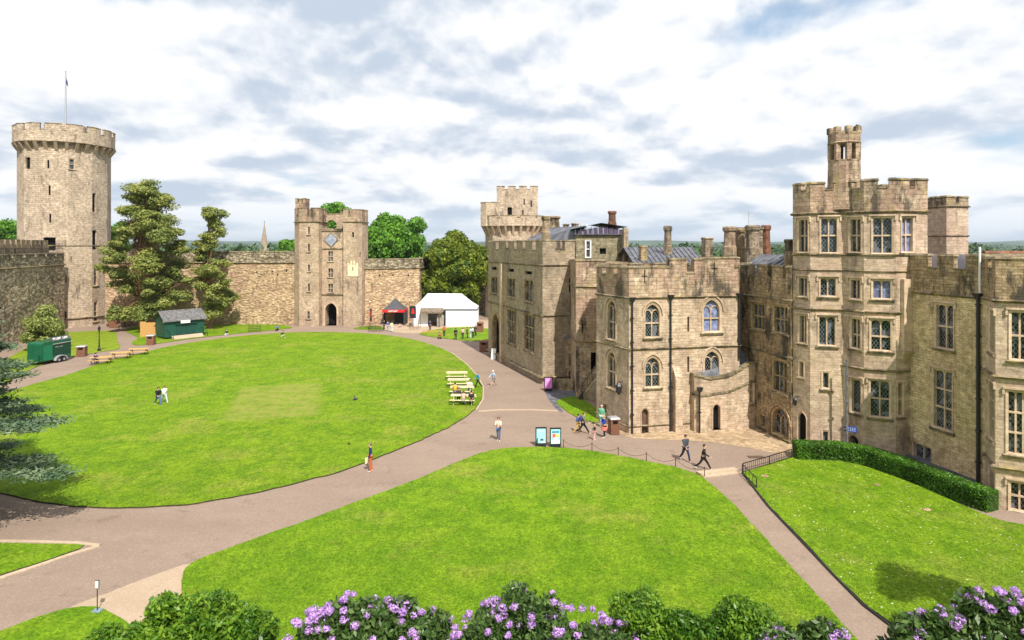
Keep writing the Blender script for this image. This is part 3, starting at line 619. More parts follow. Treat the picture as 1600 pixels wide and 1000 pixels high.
hb = MB(); hb.hexa([(4.9,65.8,4.6),(7,65.4,4.3),(7,68,4.3),(4.9,68,4.6)], [(4.9,65.9,4.75),(7,65.5,4.45),(7,67.9,7.4),(4.9,67.9,7.6)]); hb.build('roof', M['slate'], h.root); h.finish('dark', 'dark', 'ledge')
# upper house with clerestory behind the hall
u = Bld('upper_house', (9,70), 'green-grey stone upper storey with a lead roof and glazed band above the great hall', 'building')
UH = [(7.0,70.2), (12.4,70.0), (12.4,80), (7.0,80)]
u.walls(UH, 10, 15.3, [O(914,375,924,403,lights=1,tr=(.5,),hood=False,w=.2,sill=False), V(937,388,947,397)])
cb = MB(); wl = Wall((7.0,70.2),(12.4,70.0))
for k in range(9):
    s0 = .25+k*.56; zt = 16.15-abs(k-4.3)*.09; wl.lbox(cb, s0, s0+.48, 15.3, zt, -.2, .03)
M['purple'] = plain('purplish_glazing', (.10,.07,.12), .25); cb.build('clerestory', M['purple'], u.root)
rb = MB(); rb.hexa([(6.8,69.9,15.28),(12.6,69.7,15.28),(12.6,80,15.28),(6.8,80,15.28)], [(6.8,70.3,15.36),(12.6,70.1,15.36),(12.6,80,15.36),(6.8,80,15.36)])
rb.face([(6.6,69.8,15.9),(9.7,69.7,16.55),(9.7,80,16.6),(6.6,80,15.9)]); rb.face([(9.7,69.7,16.55),(12.7,69.6,16.1),(12.7,80,16.1),(9.7,80,16.6)])
for i in range(10): x = 6.95+i*.58; rb.bar((x,70.0,15.3),(x,70.0,16.1), .07)
rb.face([(1.6,78,14.6),(7.0,71,14.5),(8.2,71.5,16.3),(4.9,80,16.3)])
for i in range(9): f_ = i/8; rb.bar(Vector((1.6,78,14.65)).lerp(Vector((7.0,71,14.55)), f_), Vector((4.9,80,16.35)).lerp(Vector((8.2,71.5,16.35)), f_), .09)
rb.build('roof', M['lead'], u.root)
wb = MB(); wb.bar((6.95,70.5,14.6),(8.3,70.8,16.4), .3, .08); wb.build('white_flashing', M['whitepaint'], u.root)
for args in ((857,876,338,362,84,'par'), (879,890,350,362,82,'par'), (892,905,349,362,82,'par'), (950,963,330,356,74,'red',10), (973,981,357,410,69,'par',4)): chimney(u.root, *args)
u.finish('green_stone', 'grey', 'ledge', 'whitepaint')
# long lead roofs between wing and hall
z = Bld('linking_roof', (11,58), 'grey ribbed lead roof seen over the battlements between the wing and the upper house', 'roof')
rb = MB(); L0, L1, L2, L3 = Vector((11.0,58,12.5)), Vector((17.5,58,12.5)), Vector((18.5,66,13.9)), Vector((11.5,66,13.9)); rb.face([L0,L1,L2,L3]); rb.face([L3,L2,Vector((18.5,74,12)),Vector((11.5,74,12))])
for i in range(16): rb.bar(L0.lerp(L1, i/15)+Vector((0,0,.04)), L3.lerp(L2, i/15)+Vector((0,0,.04)), .1)
rb.build('lead_roof', M['lead'], z.root); rb = MB(); rb.hexa([(9,57.9,0),(24,57.9,0),(26,66,0),(9,66,0)], [(9,57.9,12.45),(24,57.9,12.45),(26,66,12.45),(9,66,12.45)]); rb.build('wall', M['dark'], z.root)

# ================================================================ machicolated tower behind the hall
j = Bld('machicolated_tower', (0,121), 'distant battlemented tower with corbelled parapet and square top turret behind the great hall', 'tower')
def ngon(cx, cy, r, n, rot=0): return [(cx+r*math.cos(2*math.pi*k/n+rot), cy+r*math.sin(2*math.pi*k/n+rot)) for k in range(n)]
JD = ngon(.26, 127.4, 5.6, 10, R(-99)); j.walls(JD, 0, 17.9); JO = ngon(.26, 127.4, 6.5, 10, R(-99)); j.walls(JO, 17.9, 19.2, mb=j.par); j.crenel(JO, 19.1, 19.45, 19.85, mw=1.6, gw=.75)
def corbels(bl, cx, cy, r0, r1, z0, z1, n, mat='trim', w_=.28):
    mb = MB()
    for k in range(n):
        th = 2*math.pi*(k+.5)/n; rd = Vector((math.cos(th), math.sin(th), 0)); td = Vector((-rd.y, rd.x, 0))*w_/2; c = Vector((cx, cy, 0)); Z = lambda v, zz: Vector((v.x, v.y, zz))
        b_ = [Z(c+rd*(r0-.25)-td, z0), Z(c+rd*r0-td, z0), Z(c+rd*r0+td, z0), Z(c+rd*(r0-.25)+td, z0)]; m_ = [Z(c+rd*(r0-.25)-td, z1), Z(c+rd*r1-td, z1), Z(c+rd*r1+td, z1), Z(c+rd*(r0-.25)+td, z1)]
        mb.hexa(b_, m_)
    mb.build('corbels', M[mat], bl.root)
corbels(j, .26, 127.4, 5.4, 6.35, 15.9, 17.89, 26, 'trim', .42)
sm = MB(); sm.face([(p_[0], p_[1], 17.9) for p_ in reversed(JO)]); sm.build('parapet_soffit', M['par'], j.root)
JT = [(-3.05,129.3),(-2.9,124.7),(5.0,124.4),(5.2,129.3)]; j.walls(JT, 17.9, 24.7, [V(793,324,800,338), V(818,311,820,320), V(829,313,831,324), V(816,328,818,338)], mb=j.wall); j.crenel(JT, 24.6, 25.05, 25.65, mw=1.4, gw=.65); j.roof(JT, 24.7, M['lead'])
JL = ngon(-4.3, 125.4, 1.95, 8, R(22.5)); j.walls(JL, 17.9, 21.3); j.crenel(JL, 21.25, 21.7, 22.45, [(1,2)]); j.roof(JO, 18.7, M['lead'])
j.finish('guy', 'guy', 'ledge')

# ================================================================ gatehouse
k = Bld('gatehouse', (-32,112), 'twin-towered stone gatehouse with dark pointed gate arch and diamond panel at the far end', 'gatehouse')
KL = [(-38.5,116), (-38.45,113.2), (-37.2,111.9), (-33.7,111.6), (-33.55,113.0), (-33.55,116)]
KR = [(-29.7,116), (-29.7,113.0), (-29.5,111.9), (-27.1,111.7), (-26.4,112.6), (-26.1,116)]
k.walls(KL, 0, 18.2, [O(480,354,485,367,lights=1,tr=(),hood=False,w=.1), O(480,381,485,394,lights=1,tr=(),hood=False,w=.1), O(480,413,485,425,lights=1,tr=(),hood=False,w=.1), O(480,443,485,456,lights=1,tr=(),hood=False,w=.1), O(479,485,485,499,'arch',lights=1,tr=(),hood=False,w=.12)])
k.walls(KR, 0, 18.2, [V(550,363,553,371), V(562,395,564,402)])
KC = [(-33.55,113), (-29.7,113), (-29.7,116), (-33.55,116)]
k.walls(KC, 0, 16.8, [O(512,392,521,409,tr=(.5,),hood=False,w=.1), O(512,419,521,434,tr=(.5,),hood=False,w=.1), O(512,443,521,458,tr=(.5,),hood=False,w=.1), O(505,470,529,511,'arch',typ='door',depth=2.2,w=.35)])
for Z in (16.7, 10.0, 1): pass
for (a_, b_, yy) in ((500,536,389), (500,536,461), (500,536,361)):
    wl = Wall((-33.55,113), (-29.7,113)); zz = H-(yy-385)*.113; wl.lbox(k.led, 0.02, wl.len-.02, zz, zz+.16, -.02, .18)
for PL, gz in ((KL, 19.5), (KR, 19.3)):
    k.ring(PL, 18.15, .25, .2); k.walls(PL, 18.2, gz-.3, mb=k.par); k.crenel(PL, gz-.35, gz, gz+1.1, mw=1.1, gw=.6); k.roof(PL, 18.6, M['lead']); k.flush('pinkw', 'ledge')
TL = [(-38.4,115.4), (-38.4,113.4), (-36.5,113.2), (-36.5,115.4)]; k.walls(TL, 18.2, 21.6, mb=k.par); k.crenel(TL, 21.55, 21.7, 22.4, mw=.55, gw=.3); k.flush('pinkw', 'ledge')
k.crenel([(-33.6,112.8),(-29.6,112.8)], 16.75, 16.8, 17.0, [(1,2)], closed=False)
BW = Bld.walls; k.walls([(-33.6,115.6),(-29.6,115.6)], 16.6, 19.7, [O(501,344,526,360,'round',typ='hole',depth=.6)], closed=False)
k.late = [q_ for q_ in k.late if q_[5].typ != 'hole']
k.walls([(-29.6,116.2),(-33.6,116.2)], 19.0, 19.7, closed=False)
bk = MB(); bk.box(-33.6,-29.6,115.6,116.2,19.7,19.95); bk.build('bridge_coping', M['ledge'], k.root)
KB = [(-31.5,118.6),(-31.5,117),(-29.5,117),(-29.5,118.6)]; k.walls(KB, 14, 19.6, mb=k.par); k.crenel(KB, 19.55, 19.7, 20.3, mw=.6, gw=.3)
pnl = MB(); c = PX(517, 375, 112.9); rr = 1.15
for r_, o_, m_ in ((rr*1.15, .0, 0), (rr, -.05, 1)): pnl.hexa([c+Vector((0,o_,-r_)), c+Vector((r_,o_,0)), c+Vector((0,o_,r_)), c+Vector((-r_,o_,0))], [c+Vector((0,o_+.1,-r_)), c+Vector((r_,o_+.1,0)), c+Vector((0,o_+.1,r_)), c+Vector((-r_,o_+.1,0))], m_)
M['clock'] = plain('blue_grey_dial', (.30,.32,.40), .5, 0, .3, 1.5); pnl.build('diamond_dial', [M['ledge'], M['clock']], k.root)
wl = Wall(KR[2], KR[3]); pn = MB(); s0, z1 = wl.local(543.5, 415); s1, z0_ = wl.local(559.5, 432); wl.lbox(pn, s0, s1, z0_, z1, -.02, .1); M['cream'] = plain('cream_render', (.80,.72,.42), .8, 0, .1, 1)
for q_ in range(4): wq = (s1-s0)/7; wl.lbox(pn, s0+q_*2*wq, s0+(q_*2+1)*wq, z1, z1+(.8 if q_ in (1,2) else .45), -.02, .1)
wl.lbox(pn, (s0+s1)/2-.05, (s0+s1)/2+.1, z0_+1.0, z1-.2, .1, .14, 1); pn.build('sundial_panel', [M['cream'], M['iron']], k.root)
k.finish('far', 'pinkw', 'ledge')
# ================================================================ round tower
RC = (-80.2, 115.0); n12 = ngon(*RC, 6.95, 12, R(8)); o12 = ngon(*RC, 7.62, 24, R(8))
y = Bld('round_tower', (RC[0], RC[1]-7), 'tall twelve-sided stone tower with machicolated battlements and flagpole at the far left', 'tower')
ops = [V(40,246,47,264), V(74,250,77,263), O(106,248,117,265,lights=1,tr=(.5,),hood=False), V(76,290,79,305), V(141,302,150,331), V(77,334,80,348), V(142,360,151,390), O(145,415,154,447,lights=1,tr=(.5,),hood=False,glass='glass',w=.35), O(145,470,154,503,lights=1,tr=(.5,),hood=False,w=.35), V(164,253,166,270), V(101,487,104,497), V(102,431,104,442), V(62,371,87,391,depth=.8)]
y.walls(n12, 0, 31.6, ops); y.walls(o12, 31.6, 33.3, mb=y.par); o14 = ngon(*RC, 7.62, 15, R(3)); y.crenel(o14, 33.1, 33.7, 34.75, mw=1.8, gw=.75)
corbels(y, *RC, 6.8, 7.74, 30.25, 31.59, 30, 'trim', .5)
y.ring(o12, 31.65, .2, .12); sm = MB(); sm.face([(p_[0], p_[1], 31.6) for p_ in reversed(o12)]); sm.build('parapet_soffit', M['par'], y.root)
y.ring(n12, 14.0, .2, .1); y.ring(n12, 1.4, .3, .25)
tt = ngon(RC[0], RC[1], 3.2, 10, R(5)); y.walls(tt, 32, 35.6, mb=y.par); y.roof(o12, 32.5, M['lead']); y.roof(tt, 35.6, M['lead'])
fp = MB(); fp.tube([(RC[0],RC[1],35.5), (RC[0],RC[1],45.3)], [.16,.10], 6); fp.lathe((RC[0],RC[1],45.3), [(.02,0),(.14,.1),(.02,.25)], 6); fo = fp.build('flagpole', M['grey_metal'], y.root)
fl = MB(); fl.face([(RC[0],RC[1],44.5),(RC[0]+.35,RC[1],43.6),(RC[0]+.45,RC[1],42.6),(RC[0]+.05,RC[1],43.2)]); M['navy'] = plain('navy_cloth', (.02,.03,.12), .8); fl.build('flag', M['navy'], fo)
y.finish('guy', 'guy', 'ledge')
# ================================================================ curtain walls
def curtain(name, pts, zt, zs, label, mat, mw=3.2, gw=.8, th=2.4, loc=None, holes=()):
    c = Bld(name, loc or pts[0], label, 'wall'); n = len(pts); back = []
    for i, p_ in enumerate(pts):
        a_ = Vector(pts[max(i-1,0)]); b__ = Vector(pts[min(i+1,n-1)]); dd = (b__-a_).normalized(); back.append((p_[0]-dd.y*th, p_[1]+dd.x*th))
    poly = list(pts)+list(reversed(back)); c.walls(poly, 0, zs, holes); c.walls(poly, zs, zt-1.3, mb=c.par); c.ring(poly, zs-.1, .25, .22, closed=True)
    c.crenel(poly, zt-1.35, zt-.75, zt, mw=mw, gw=gw, th=.5); c.roof(poly, zt-1.3, M['rubgrey'], 'wall_walk'); c.finish(mat, 'rubgrey' if mat != 'far' else 'par', 'ledge'); return c
sq = lambda x, y_: V(x, y_, x+2.5, y_+3)
curtain('curtain_wall', [(-71.5,112.5), (-54,114.5), (-38.3,114.0)], 13.0, 11.0, 'golden rubble curtain wall between the pines and the twin-towered gatehouse', 'rubble', holes=[sq(400,424), sq(424,423), sq(446,422), sq(432,428)])
curtain('curtain_wall', [(-26.2,114.0), (-17.3,119.5), (-16.9,137), (6,137)], 11.6, 9.9, 'grey rubble curtain wall behind the tents right of the gatehouse', 'rubble', holes=[sq(592,429), sq(613,429), sq(637,429)])
lw = curtain('curtain_wall', [(-58,52), (-69.6,87), (-75.2,107.5)], 12.8, 10.9, 'mottled grey curtain wall running left from the round tower', 'rubmix', gw=.5)
pb = MB(); pw = Wall((-62,66), (-74.0,106.5)); pw.lbox(pb, 0, pw.len, 11.4, 14.0, -3.3, -2.6)
s_ = 0
while s_ < pw.len-1: pw.lbox(pb, s_, s_+1.1, 14.0, 15.0, -3.3, -2.62); s_ += 1.7
pb.build('upper_parapet', M['par'], lw.root)
rb = MB()
for i in range(60): s_ = pw.len-i*.45; rb.bar(pw.P(s_,12.6,-.6), pw.P(s_,13.7,-.6), .035)
rb.bar(pw.P(0,13.7,-.6), pw.P(pw.len,13.7,-.6), .06); rb.build('railing', M['iron'], lw.root)
# church spire in the town
cs = empty('church_spire', (-154.8, 400, 0), 0, 'slender pointed stone church spire in the distance left of the gatehouse', 'spire')
mb = MB(); mb.lathe((-154.8,400,0), [(2.9,0),(2.9,12),(2.6,13),(.2,27.5),(.4,27.8),(.05,28.4)], 8); mb.build('spire', M['grey'], cs); mb = MB(); mb.tube([(-154.8,400,28),(-154.8,400,30)], .15, 5); mb.build('cross_finial', M['iron'], cs)
# ================================================================ ground, paths, lawns
from mathutils.geometry import tessellate_polygon
from mathutils import noise as mn
def smooth(P_, n=5, closed=True):
    out = []; N_ = len(P_)
    for i in range(N_):
        p0, p1, p2, p3 = P_[(i-1) % N_], P_[i], P_[(i+1) % N_], P_[(i+2) % N_]
        for q_ in range(n):
            t_ = q_/n; out.append(.5*((2*p1)+(p2-p0)*t_+(2*p0-5*p1+4*p2-p3)*t_*t_+(3*p1-p0-3*p2+p3)*t_**3))
    return out
def sheet(name, px, z, mat, n=5, edge=None, kind='structure', world=False, sharp=False):
    P_ = [Vector((*p_, 0)) if world else G(*p_) for p_ in px]
    if not sharp: P_ = smooth(P_, n)
    if edge:                                                       # an uneven turf edge
        Q = []
        for i, p_ in enumerate(P_):
            nx = P_[(i+1) % len(P_)]; L_ = (nx-p_).length; k_ = max(1, min(20, int(L_/.35)))
            for q_ in range(k_): v = p_.lerp(nx, q_/k_); Q.append(v+Vector((mn.noise(v*1.7)+.5*mn.noise(v*5), mn.noise(v*1.7+Vector((9,9,0)))+.5*mn.noise(v*5+Vector((3,3,0))), 0))*edge*1.3)
        P_ = Q
    tri = tessellate_polygon([P_]); me = bpy.data.meshes.new(name); n_ = len(P_)
    vs = [(p_.x, p_.y, z) for p_ in P_]+[(p_.x, p_.y, -.06) for p_ in P_]; fs = [tuple(t_) for t_ in tri]+[(i, i+n_, (i+1) % n_+n_, (i+1) % n_) for i in range(n_)]
    me.from_pydata(vs, [], fs); me.materials.append(mat); me.materials.append(M['soil_shadow']); me.polygons.foreach_set('material_index', [0]*len(tri)+[1]*n_)
    import bmesh
    bm = bmesh.new(); bm.from_mesh(me); bmesh.ops.recalc_face_normals(bm, faces=bm.faces); bm.to_mesh(me)
    up = sum(p_.normal.z for p_ in me.polygons if abs(p_.normal.z) > .5)
    if up < 0: bmesh.ops.reverse_faces(bm, faces=bm.faces); bm.to_mesh(me)
    bm.free(); o = bpy.data.objects.new(name, me); col.objects.link(o); o['kind'] = kind; return o
M['grass'] = grass('lawn_grass', (.104,.200,.006), (.158,.255,.008), (.27,.27,.05), .5, patch=True)
M['grass2'] = grass('front_lawn_grass', (.102,.208,.006), (.160,.268,.010), (.27,.27,.05), .5)
M['grassd'] = grass('daisy_lawn_grass', (.105,.21,.006), (.16,.26,.01), (.27,.27,.06), .35, daisies=True)
M['grasss'] = grass('striped_lawn_grass', (.15,.23,.01), (.19,.26,.015), (.3,.3,.06), .3, stripes=.6)
M['soil_shadow'] = plain('soil_shadow_edge', (.05,.04,.02), .95, 0, .4, 6)  # soil side, its dark colour also paints the thin shadow along the turf lip
M['gravel'] = gravel('pinkish_gravel', (.205,.148,.114), (.35,.265,.207))
M['sand'] = gravel('sandy_gravel', (.34,.25,.17), (.50,.385,.28)); M['kerb'] = gravel('kerb_stone', (.36,.27,.18), (.58,.46,.34), 5)
M['flags'] = stone('paving_flags', (.38,.29,.20), (.52,.42,.30), (.25,.19,.14), 1.5, .9, .2, lichen=.05)
M['field'] = grass('open_fields', (.05,.10,.02), (.10,.15,.03), (.2,.2,.08), .6)
def far_ground():
    m, nt, b_ = newmat('countryside'); T = NT(nt); pos = T.geo()['Position']
    vo = T.N.new('ShaderNodeTexVoronoi'); T.L.new(T.mapv(pos, (.004,.0025,1)), vo.inputs['Vector']); vo.inputs['Scale'].default_value = 1
    sp = T.N.new('ShaderNodeSeparateColor'); T.L.new(vo.outputs['Color'], sp.inputs[0])
    c_ = T.mix(sp.outputs[0], (.04,.08,.02), (.12,.16,.04)); c_ = T.mix(T.ramp(T.noise(T.mapv(pos, (.006,.003,1)), 1, 6, .7), .42, .55), c_, (.018,.045,.018))
    T.L.new(c_, b_.inputs['Base Color']); b_.inputs['Roughness'].default_value = 1; return m
M['country'] = far_ground()
gb = MB(); gb.face([(-9000,-300,-.35),(9000,-300,-.35),(9000,14000,-.35),(-9000,14000,-.35)]); go = gb.build('ground', M['country']); go['kind'] = 'structure'
sheet('courtyard_path', [(-78,19),(60,19),(60,130),(-90,130)], 0.0, M['gravel'], sharp=True, world=True)
def mound():
    nx, ny = 90, 40; vs = []; fs = []
    for j_ in range(ny+1):
        for i in range(nx+1):
            X = -60+120*i/nx; Y = 21.4-25*j_/ny; h_ = max(0, (21.0-Y))*.60; h_ = h_ if h_ < 12.2 else 12.2
            vs.append((X, Y, h_-(.03 if Y > 21 else 0)+(mn.noise(Vector((X*.3, Y*.3, 0)))*.12*min(1, h_))))
    for j_ in range(ny):
        for i in range(nx): a_ = j_*(nx+1)+i; fs.append((a_, a_+nx+1, a_+nx+2, a_+1))
    me = bpy.data.meshes.new('mound'); me.from_pydata(vs, [], fs); me.materials.append(M['grass2']); me.polygons.foreach_set('use_smooth', [True]*len(fs))
    o = bpy.data.objects.new('grass_bank', me); col.objects.link(o); o['kind'] = 'structure'
mound()
BIG = [(0,771),(60,785),(130,793.5),(200,795),(290,790),(380,775),(460,757),(540,735),(610,708),(670,683),(715,660),(742,640),(753,622),(753,605),(745,590),(730,572),(705,553),(670,538),(620,526.5),(560,521),(490,519.5),(420,522),(340,530),(270,541),(215,554),(165,566),(110,585),(40,605),(-60,640),(-150,690),(-150,730),(-80,752)]
FRONT = [(290,890),(330,869),(400,843),(480,815),(560,785),(640,755),(700,730),(750,710),(790,702),(840,700),(900,703),(960,712),(1020,724),(1070,736),(1098,748),(1130,775),(1170,815),(1220,870),(1270,925),(1310,970),(1345,1010),(1350,1030),(800,1040),(300,1040),(272,1000),(283,930)]
RIGHT = [(1162,741),(1175,736),(1240,716),(1320,722),(1420,755),(1500,790),(1555,812),(1600,822),(1760,850),(1900,1040),(1450,1030),(1404,985),(1350,945),(1300,895),(1250,842),(1200,790),(1172,757)]
sheet('lawn', BIG, .08, M['grass'], edge=.10); sheet('lawn', FRONT, .082, M['grass2'], edge=.08); sheet('lawn', RIGHT, .081, M['grassd'], edge=.05)
sheet('lawn', [(-150,850),(0,850),(60,851),(131,853),(100,867),(50,884),(0,900),(-150,950)], .05, M['grass2'], n=2, edge=.03)
sheet('lawn', [(-100,1020),(0,988),(50,968),(110,952),(150,950),(182,963),(215,990),(230,1040),(-100,1050)], .05, M['grass2'], edge=.06)
sheet('lawn', [(-40,585),(20,556),(80,524),(120,519),(176,518),(183,532),(186,545),(160,550),(130,555),(100,560),(52,576),(0,600)], .05, M['grasss'], edge=.05)
sheet('lawn', [(196,515),(240,507),(330,503),(400,504),(440,508),(456,512),(440,515),(400,519),(340,525),(290,531),(250,537),(214,540),(206,535),(215,528)], .05, M['grass'], edge=.05)
sheet('lawn', [(552,513.5),(580,509),(600,512),(598,515),(575,516)], .05, M['grass'], n=3)
sheet('lawn', [(656,521),(690,514),(745,511),(766,518),(764,531),(740,533.5),(700,530),(670,526)], .05, M['grass2'], edge=.05)
sheet('lawn', [(870,630),(880,623),(900,621),(925,634),(938,648),(936,660),(920,659),(893,648)], .05, M['grass2'], edge=.03)
sheet('sandy_path', [(565,508),(600,500),(760,500),(768,512),(740,513),(690,516),(655,521),(625,520),(596,515)], .006, M['sand'], n=3)
sheet('sandy_path', [(100,955),(170,926),(238,900),(300,880),(292,905),(284,935),(262,985),(200,985),(170,965)], .006, M['sand'], n=3, edge=.05)
sheet('paved_path', [(942,664),(985,684),(1060,688),(1110,691),(1180,702),(1238,713),(1262,706),(1235,680),(1180,660),(985,660),(950,640)], .008, M['flags'], n=2)
sheet('paved_path', [(850,610),(868,604),(903,612),(905,620),(880,622),(869,630),(880,642),(871,642)], .008, M['lead'], n=2)
def strip(name, px, w_, z_, mat):                                  # a thin kerb laid along a line
    P_ = [G(*p_) for p_ in px]; mb = MB()
    L_ = []
    for i, p_ in enumerate(P_):
        d_ = (P_[min(i+1, len(P_)-1)]-P_[max(i-1, 0)]).normalized(); n_ = Vector((-d_.y, d_.x, 0))*w_/2; L_.append((p_-n_, p_+n_))
    for i in range(len(L_)-1):
        (a_, b_), (c_, d_) = L_[i], L_[i+1]; up = Vector((0,0,z_)); dn = Vector((0,0,-.05))
        mb.face([a_+up, c_+up, d_+up, b_+up]); mb.face([a_+dn, c_+dn, c_+up, a_+up]); mb.face([b_+up, d_+up, d_+dn, b_+dn])
    o = mb.build(name, mat); o['kind'] = 'structure'; return o
strip('kerb', [(748,643),(780,640.5),(830,640.5),(872,642)], .45, .010, M['sand'])
strip('kerb', [(-60,846),(0,846),(60,847),(120,849),(155,853)], .22, .04, M['kerb']); strip('kerb', [(155,854),(110,867),(60,884),(0,904),(-60,928)], .22, .045, M['kerb'])
strip('kerb', [(705,551),(730,570),(746,588),(755,604),(755,624),(744,641)], .14, .045, M['kerb'])
strip('kerb', [(1163,744),(1200,792),(1250,844.5),(1300,897.5),(1350,948),(1404,989)], .07, .09, M['iron'])
sb = MB(); A_, B_ = G(1100,747), G(1160,740); dd = (B_-A_).normalized(); nn = Vector((-dd.y, dd.x, 0))
for k_ in range(2): o_ = nn*(.35*k_); sb.hexa([A_+o_, B_+o_, B_+o_+nn*.5, A_+o_+nn*.5], [A_+o_+Vector((0,0,.06*(k_+1))), B_+o_+Vector((0,0,.06*(k_+1))), B_+o_+nn*.5+Vector((0,0,.06*(k_+1))), A_+o_+nn*.5+Vector((0,0,.06*(k_+1)))])
so = sb.build('path_step', M['kerb']); so['kind'] = 'structure'
def hills():
    nx, ny = 160, 14; vs = []; fs = []
    for j_ in range(ny+1):
        for i in range(nx+1):
            X = -7000+14000*i/nx; Y = 2600+3800*j_/ny; t_ = j_/ny; h_ = 4+ (34+70*t_)*(.5+.5*mn.noise(Vector((X*.0009, Y*.0009, 3))))*math.sin(min(1, t_*1.6)*math.pi/2) + 7*mn.noise(Vector((X*.02, Y*.02, 0)))
            vs.append((X, Y, h_ if j_ else -5))
    for j_ in range(ny):
        for i in range(nx): a_ = j_*(nx+1)+i; fs.append((a_, a_+1, a_+nx+2, a_+nx+1))
    me = bpy.data.meshes.new('hills'); me.from_pydata(vs, [], fs); me.materials.append(M['hill']); o = bpy.data.objects.new('hills', me); col.objects.link(o); o['kind'] = 'structure'
M['hill'] = plain('wooded_hill', (.035,.075,.03), 1, 0, .6, .004); hills()

# ================================================================ foliage
def leafmesh(name, C_, Nr, size, mat, parent=None, long=1.0, bias=.7, var=.45):
    n = len(C_); r_ = rng.normal(size=(n,3)); r_ /= np.linalg.norm(r_, axis=1)[:,None]
    nr = r_+(Nr*bias if Nr is not None else 0); nr /= np.linalg.norm(nr, axis=1)[:,None]+1e-9
    q_ = rng.normal(size=(n,3)); t_ = np.cross(nr, q_); t_ /= np.linalg.norm(t_, axis=1)[:,None]+1e-9; b_ = np.cross(nr, t_)
    s_ = size*(1-var+2*var*rng.random(n))[:,None]
    off = np.array(woff(parent)) if parent is not None else np.zeros(3); C_ = C_-off
    v = np.stack([C_-t_*s_*long, C_+b_*s_*.5-t_*s_*.1, C_+t_*s_*long+nr*s_*.25, C_-b_*s_*.5-t_*s_*.1], 1).reshape(-1,3)
    me = bpy.data.meshes.new(name); me.vertices.add(4*n); me.vertices.foreach_set('co', v.astype(np.float32).ravel())
    me.loops.add(4*n); me.loops.foreach_set('vertex_index', np.arange(4*n, dtype=np.int32)); me.polygons.add(n); me.polygons.foreach_set('loop_start', np.arange(0, 4*n, 4, dtype=np.int32))
    me.materials.append(mat); me.update(calc_edges=True); o = bpy.data.objects.new(name, me); col.objects.link(o)
    if parent is not None: o.parent = parent
    return o
def shell(c_, r_, n, lo=.72, hi=1.06, updown=1.0):
    d_ = rng.normal(size=(n,3)); d_ /= np.linalg.norm(d_, axis=1)[:,None]; k_ = (lo+(hi-lo)*rng.random(n)**.7)[:,None]
    return np.array(c_)+d_*k_*np.array(r_), d_
def clumps(c_, r_, K, sub, n, lo=.55, hi=.95, zmin=-1.0, ru=.85):
    P_, N_ = [], []; CC = []
    while len(CC) < K:
        d_ = rng.normal(size=3); d_ /= np.linalg.norm(d_)
        if d_[2] < zmin: continue
        CC.append(np.array(c_)+d_*np.array(r_)*(lo+(hi-lo)*rng.random()))
    for q_ in CC:
        s_ = sub*(.65+.7*rng.random()); a_, b_ = shell(q_, (s_, s_, s_*ru), int(n*(s_/sub)**2), .45, 1.1); P_.append(a_); N_.append(b_)
    return np.concatenate(P_), np.concatenate(N_), CC
def trunk_and_limbs(root, base, h, r0, tips, mat, name='trunk', bend=.3):
    mb = MB(); b_ = Vector(base); top = b_+Vector((random.uniform(-bend,bend), random.uniform(-bend,bend), h)); mid = b_.lerp(top, .5)+Vector((random.uniform(-bend,bend),0,0))
    mb.tube([b_-Vector((0,0,.3)), b_+Vector((0,0,.4)), mid, top], [r0*1.3, r0, r0*.75, r0*.35], 8)
    for t_ in tips:
        t_ = Vector(t_); f_ = min(.95, max(.25, (t_.z-b_.z)/h-.22)); s_ = b_.lerp(mid, f_*2) if f_ < .5 else mid.lerp(top, f_*2-1)
        m_ = s_.lerp(t_, .55)+Vector((0,0,-.06*(t_-s_).length)); mb.tube([s_, m_, t_], [r0*.34, r0*.2, r0*.06], 5)
    return mb.build(name, mat, root)
M['leafb'] = leafmat('bright_green_leaves', (.10,.26,.02), (.20,.40,.04), clump=(.35, (.055,.17,.015), (.11,.26,.025)))
M['yew'] = leafmat('olive_yew_needles', (.11,.165,.012), (.29,.34,.03), clump=(.6, (.04,.09,.012), (.13,.18,.02)), tr=.25)
M['pine'] = leafmat('olive_pine_needles', (.20,.24,.05), (.44,.45,.12), clump=(.4, (.13,.18,.045), (.28,.33,.08)), tr=.35)
M['shrubl'] = leafmat('light_green_shrub_leaves', (.16,.21,.05), (.36,.39,.11))
M['cedar'] = leafmat('blue_green_cedar_needles', (.07,.125,.06), (.26,.34,.19), clump=(.5, (.04,.085,.04), (.13,.21,.11)), tr=.25)
M['box'] = leafmat('glossy_hedge_leaves', (.04,.13,.01), (.15,.32,.03), .35, clump=(.6, (.03,.09,.008), (.09,.2,.02)))
M['bush'] = leafmat('mid_green_bush_leaves', (.06,.17,.012), (.27,.42,.04), .4, .35, clump=(1.6, (.03,.1,.01), (.12,.25,.02)))
M['rhod'] = leafmat('dark_rhododendron_leaves', (.03,.075,.015), (.12,.19,.05), .35, .25)
M['blossom'] = leafmat('lilac_petals', (.44,.20,.62), (.74,.50,.86), .6, .3)
M['wood_far'] = leafmat('distant_leaves', (.025,.06,.02), (.07,.13,.03), tr=.05)
def broadleaf(x, ytop, Y, rx, rz, label, K=26, sub=None, n=420, size=.34, mat='leafb', name='broadleaf_tree', dens=1.0, bark='bark', group=None):
    zt = PX(x, ytop, Y).z; cz = zt-rz*.98; X = (x-800)/1000*Y
    r_ = empty(name, (X, Y, 0), 0, label, 'tree', group)
    P_, N_, CC = clumps((X, Y, cz), (rx, rx, rz), K, sub or rx*.34, n, .45, .92, -.75)
    leafmesh('crown', P_, N_, size, M[mat], r_); trunk_and_limbs(r_, (X, Y, 0), cz+rz*.4, rx*.07+.1, [tuple(q_) for q_ in CC[:16]], M[bark]); return r_
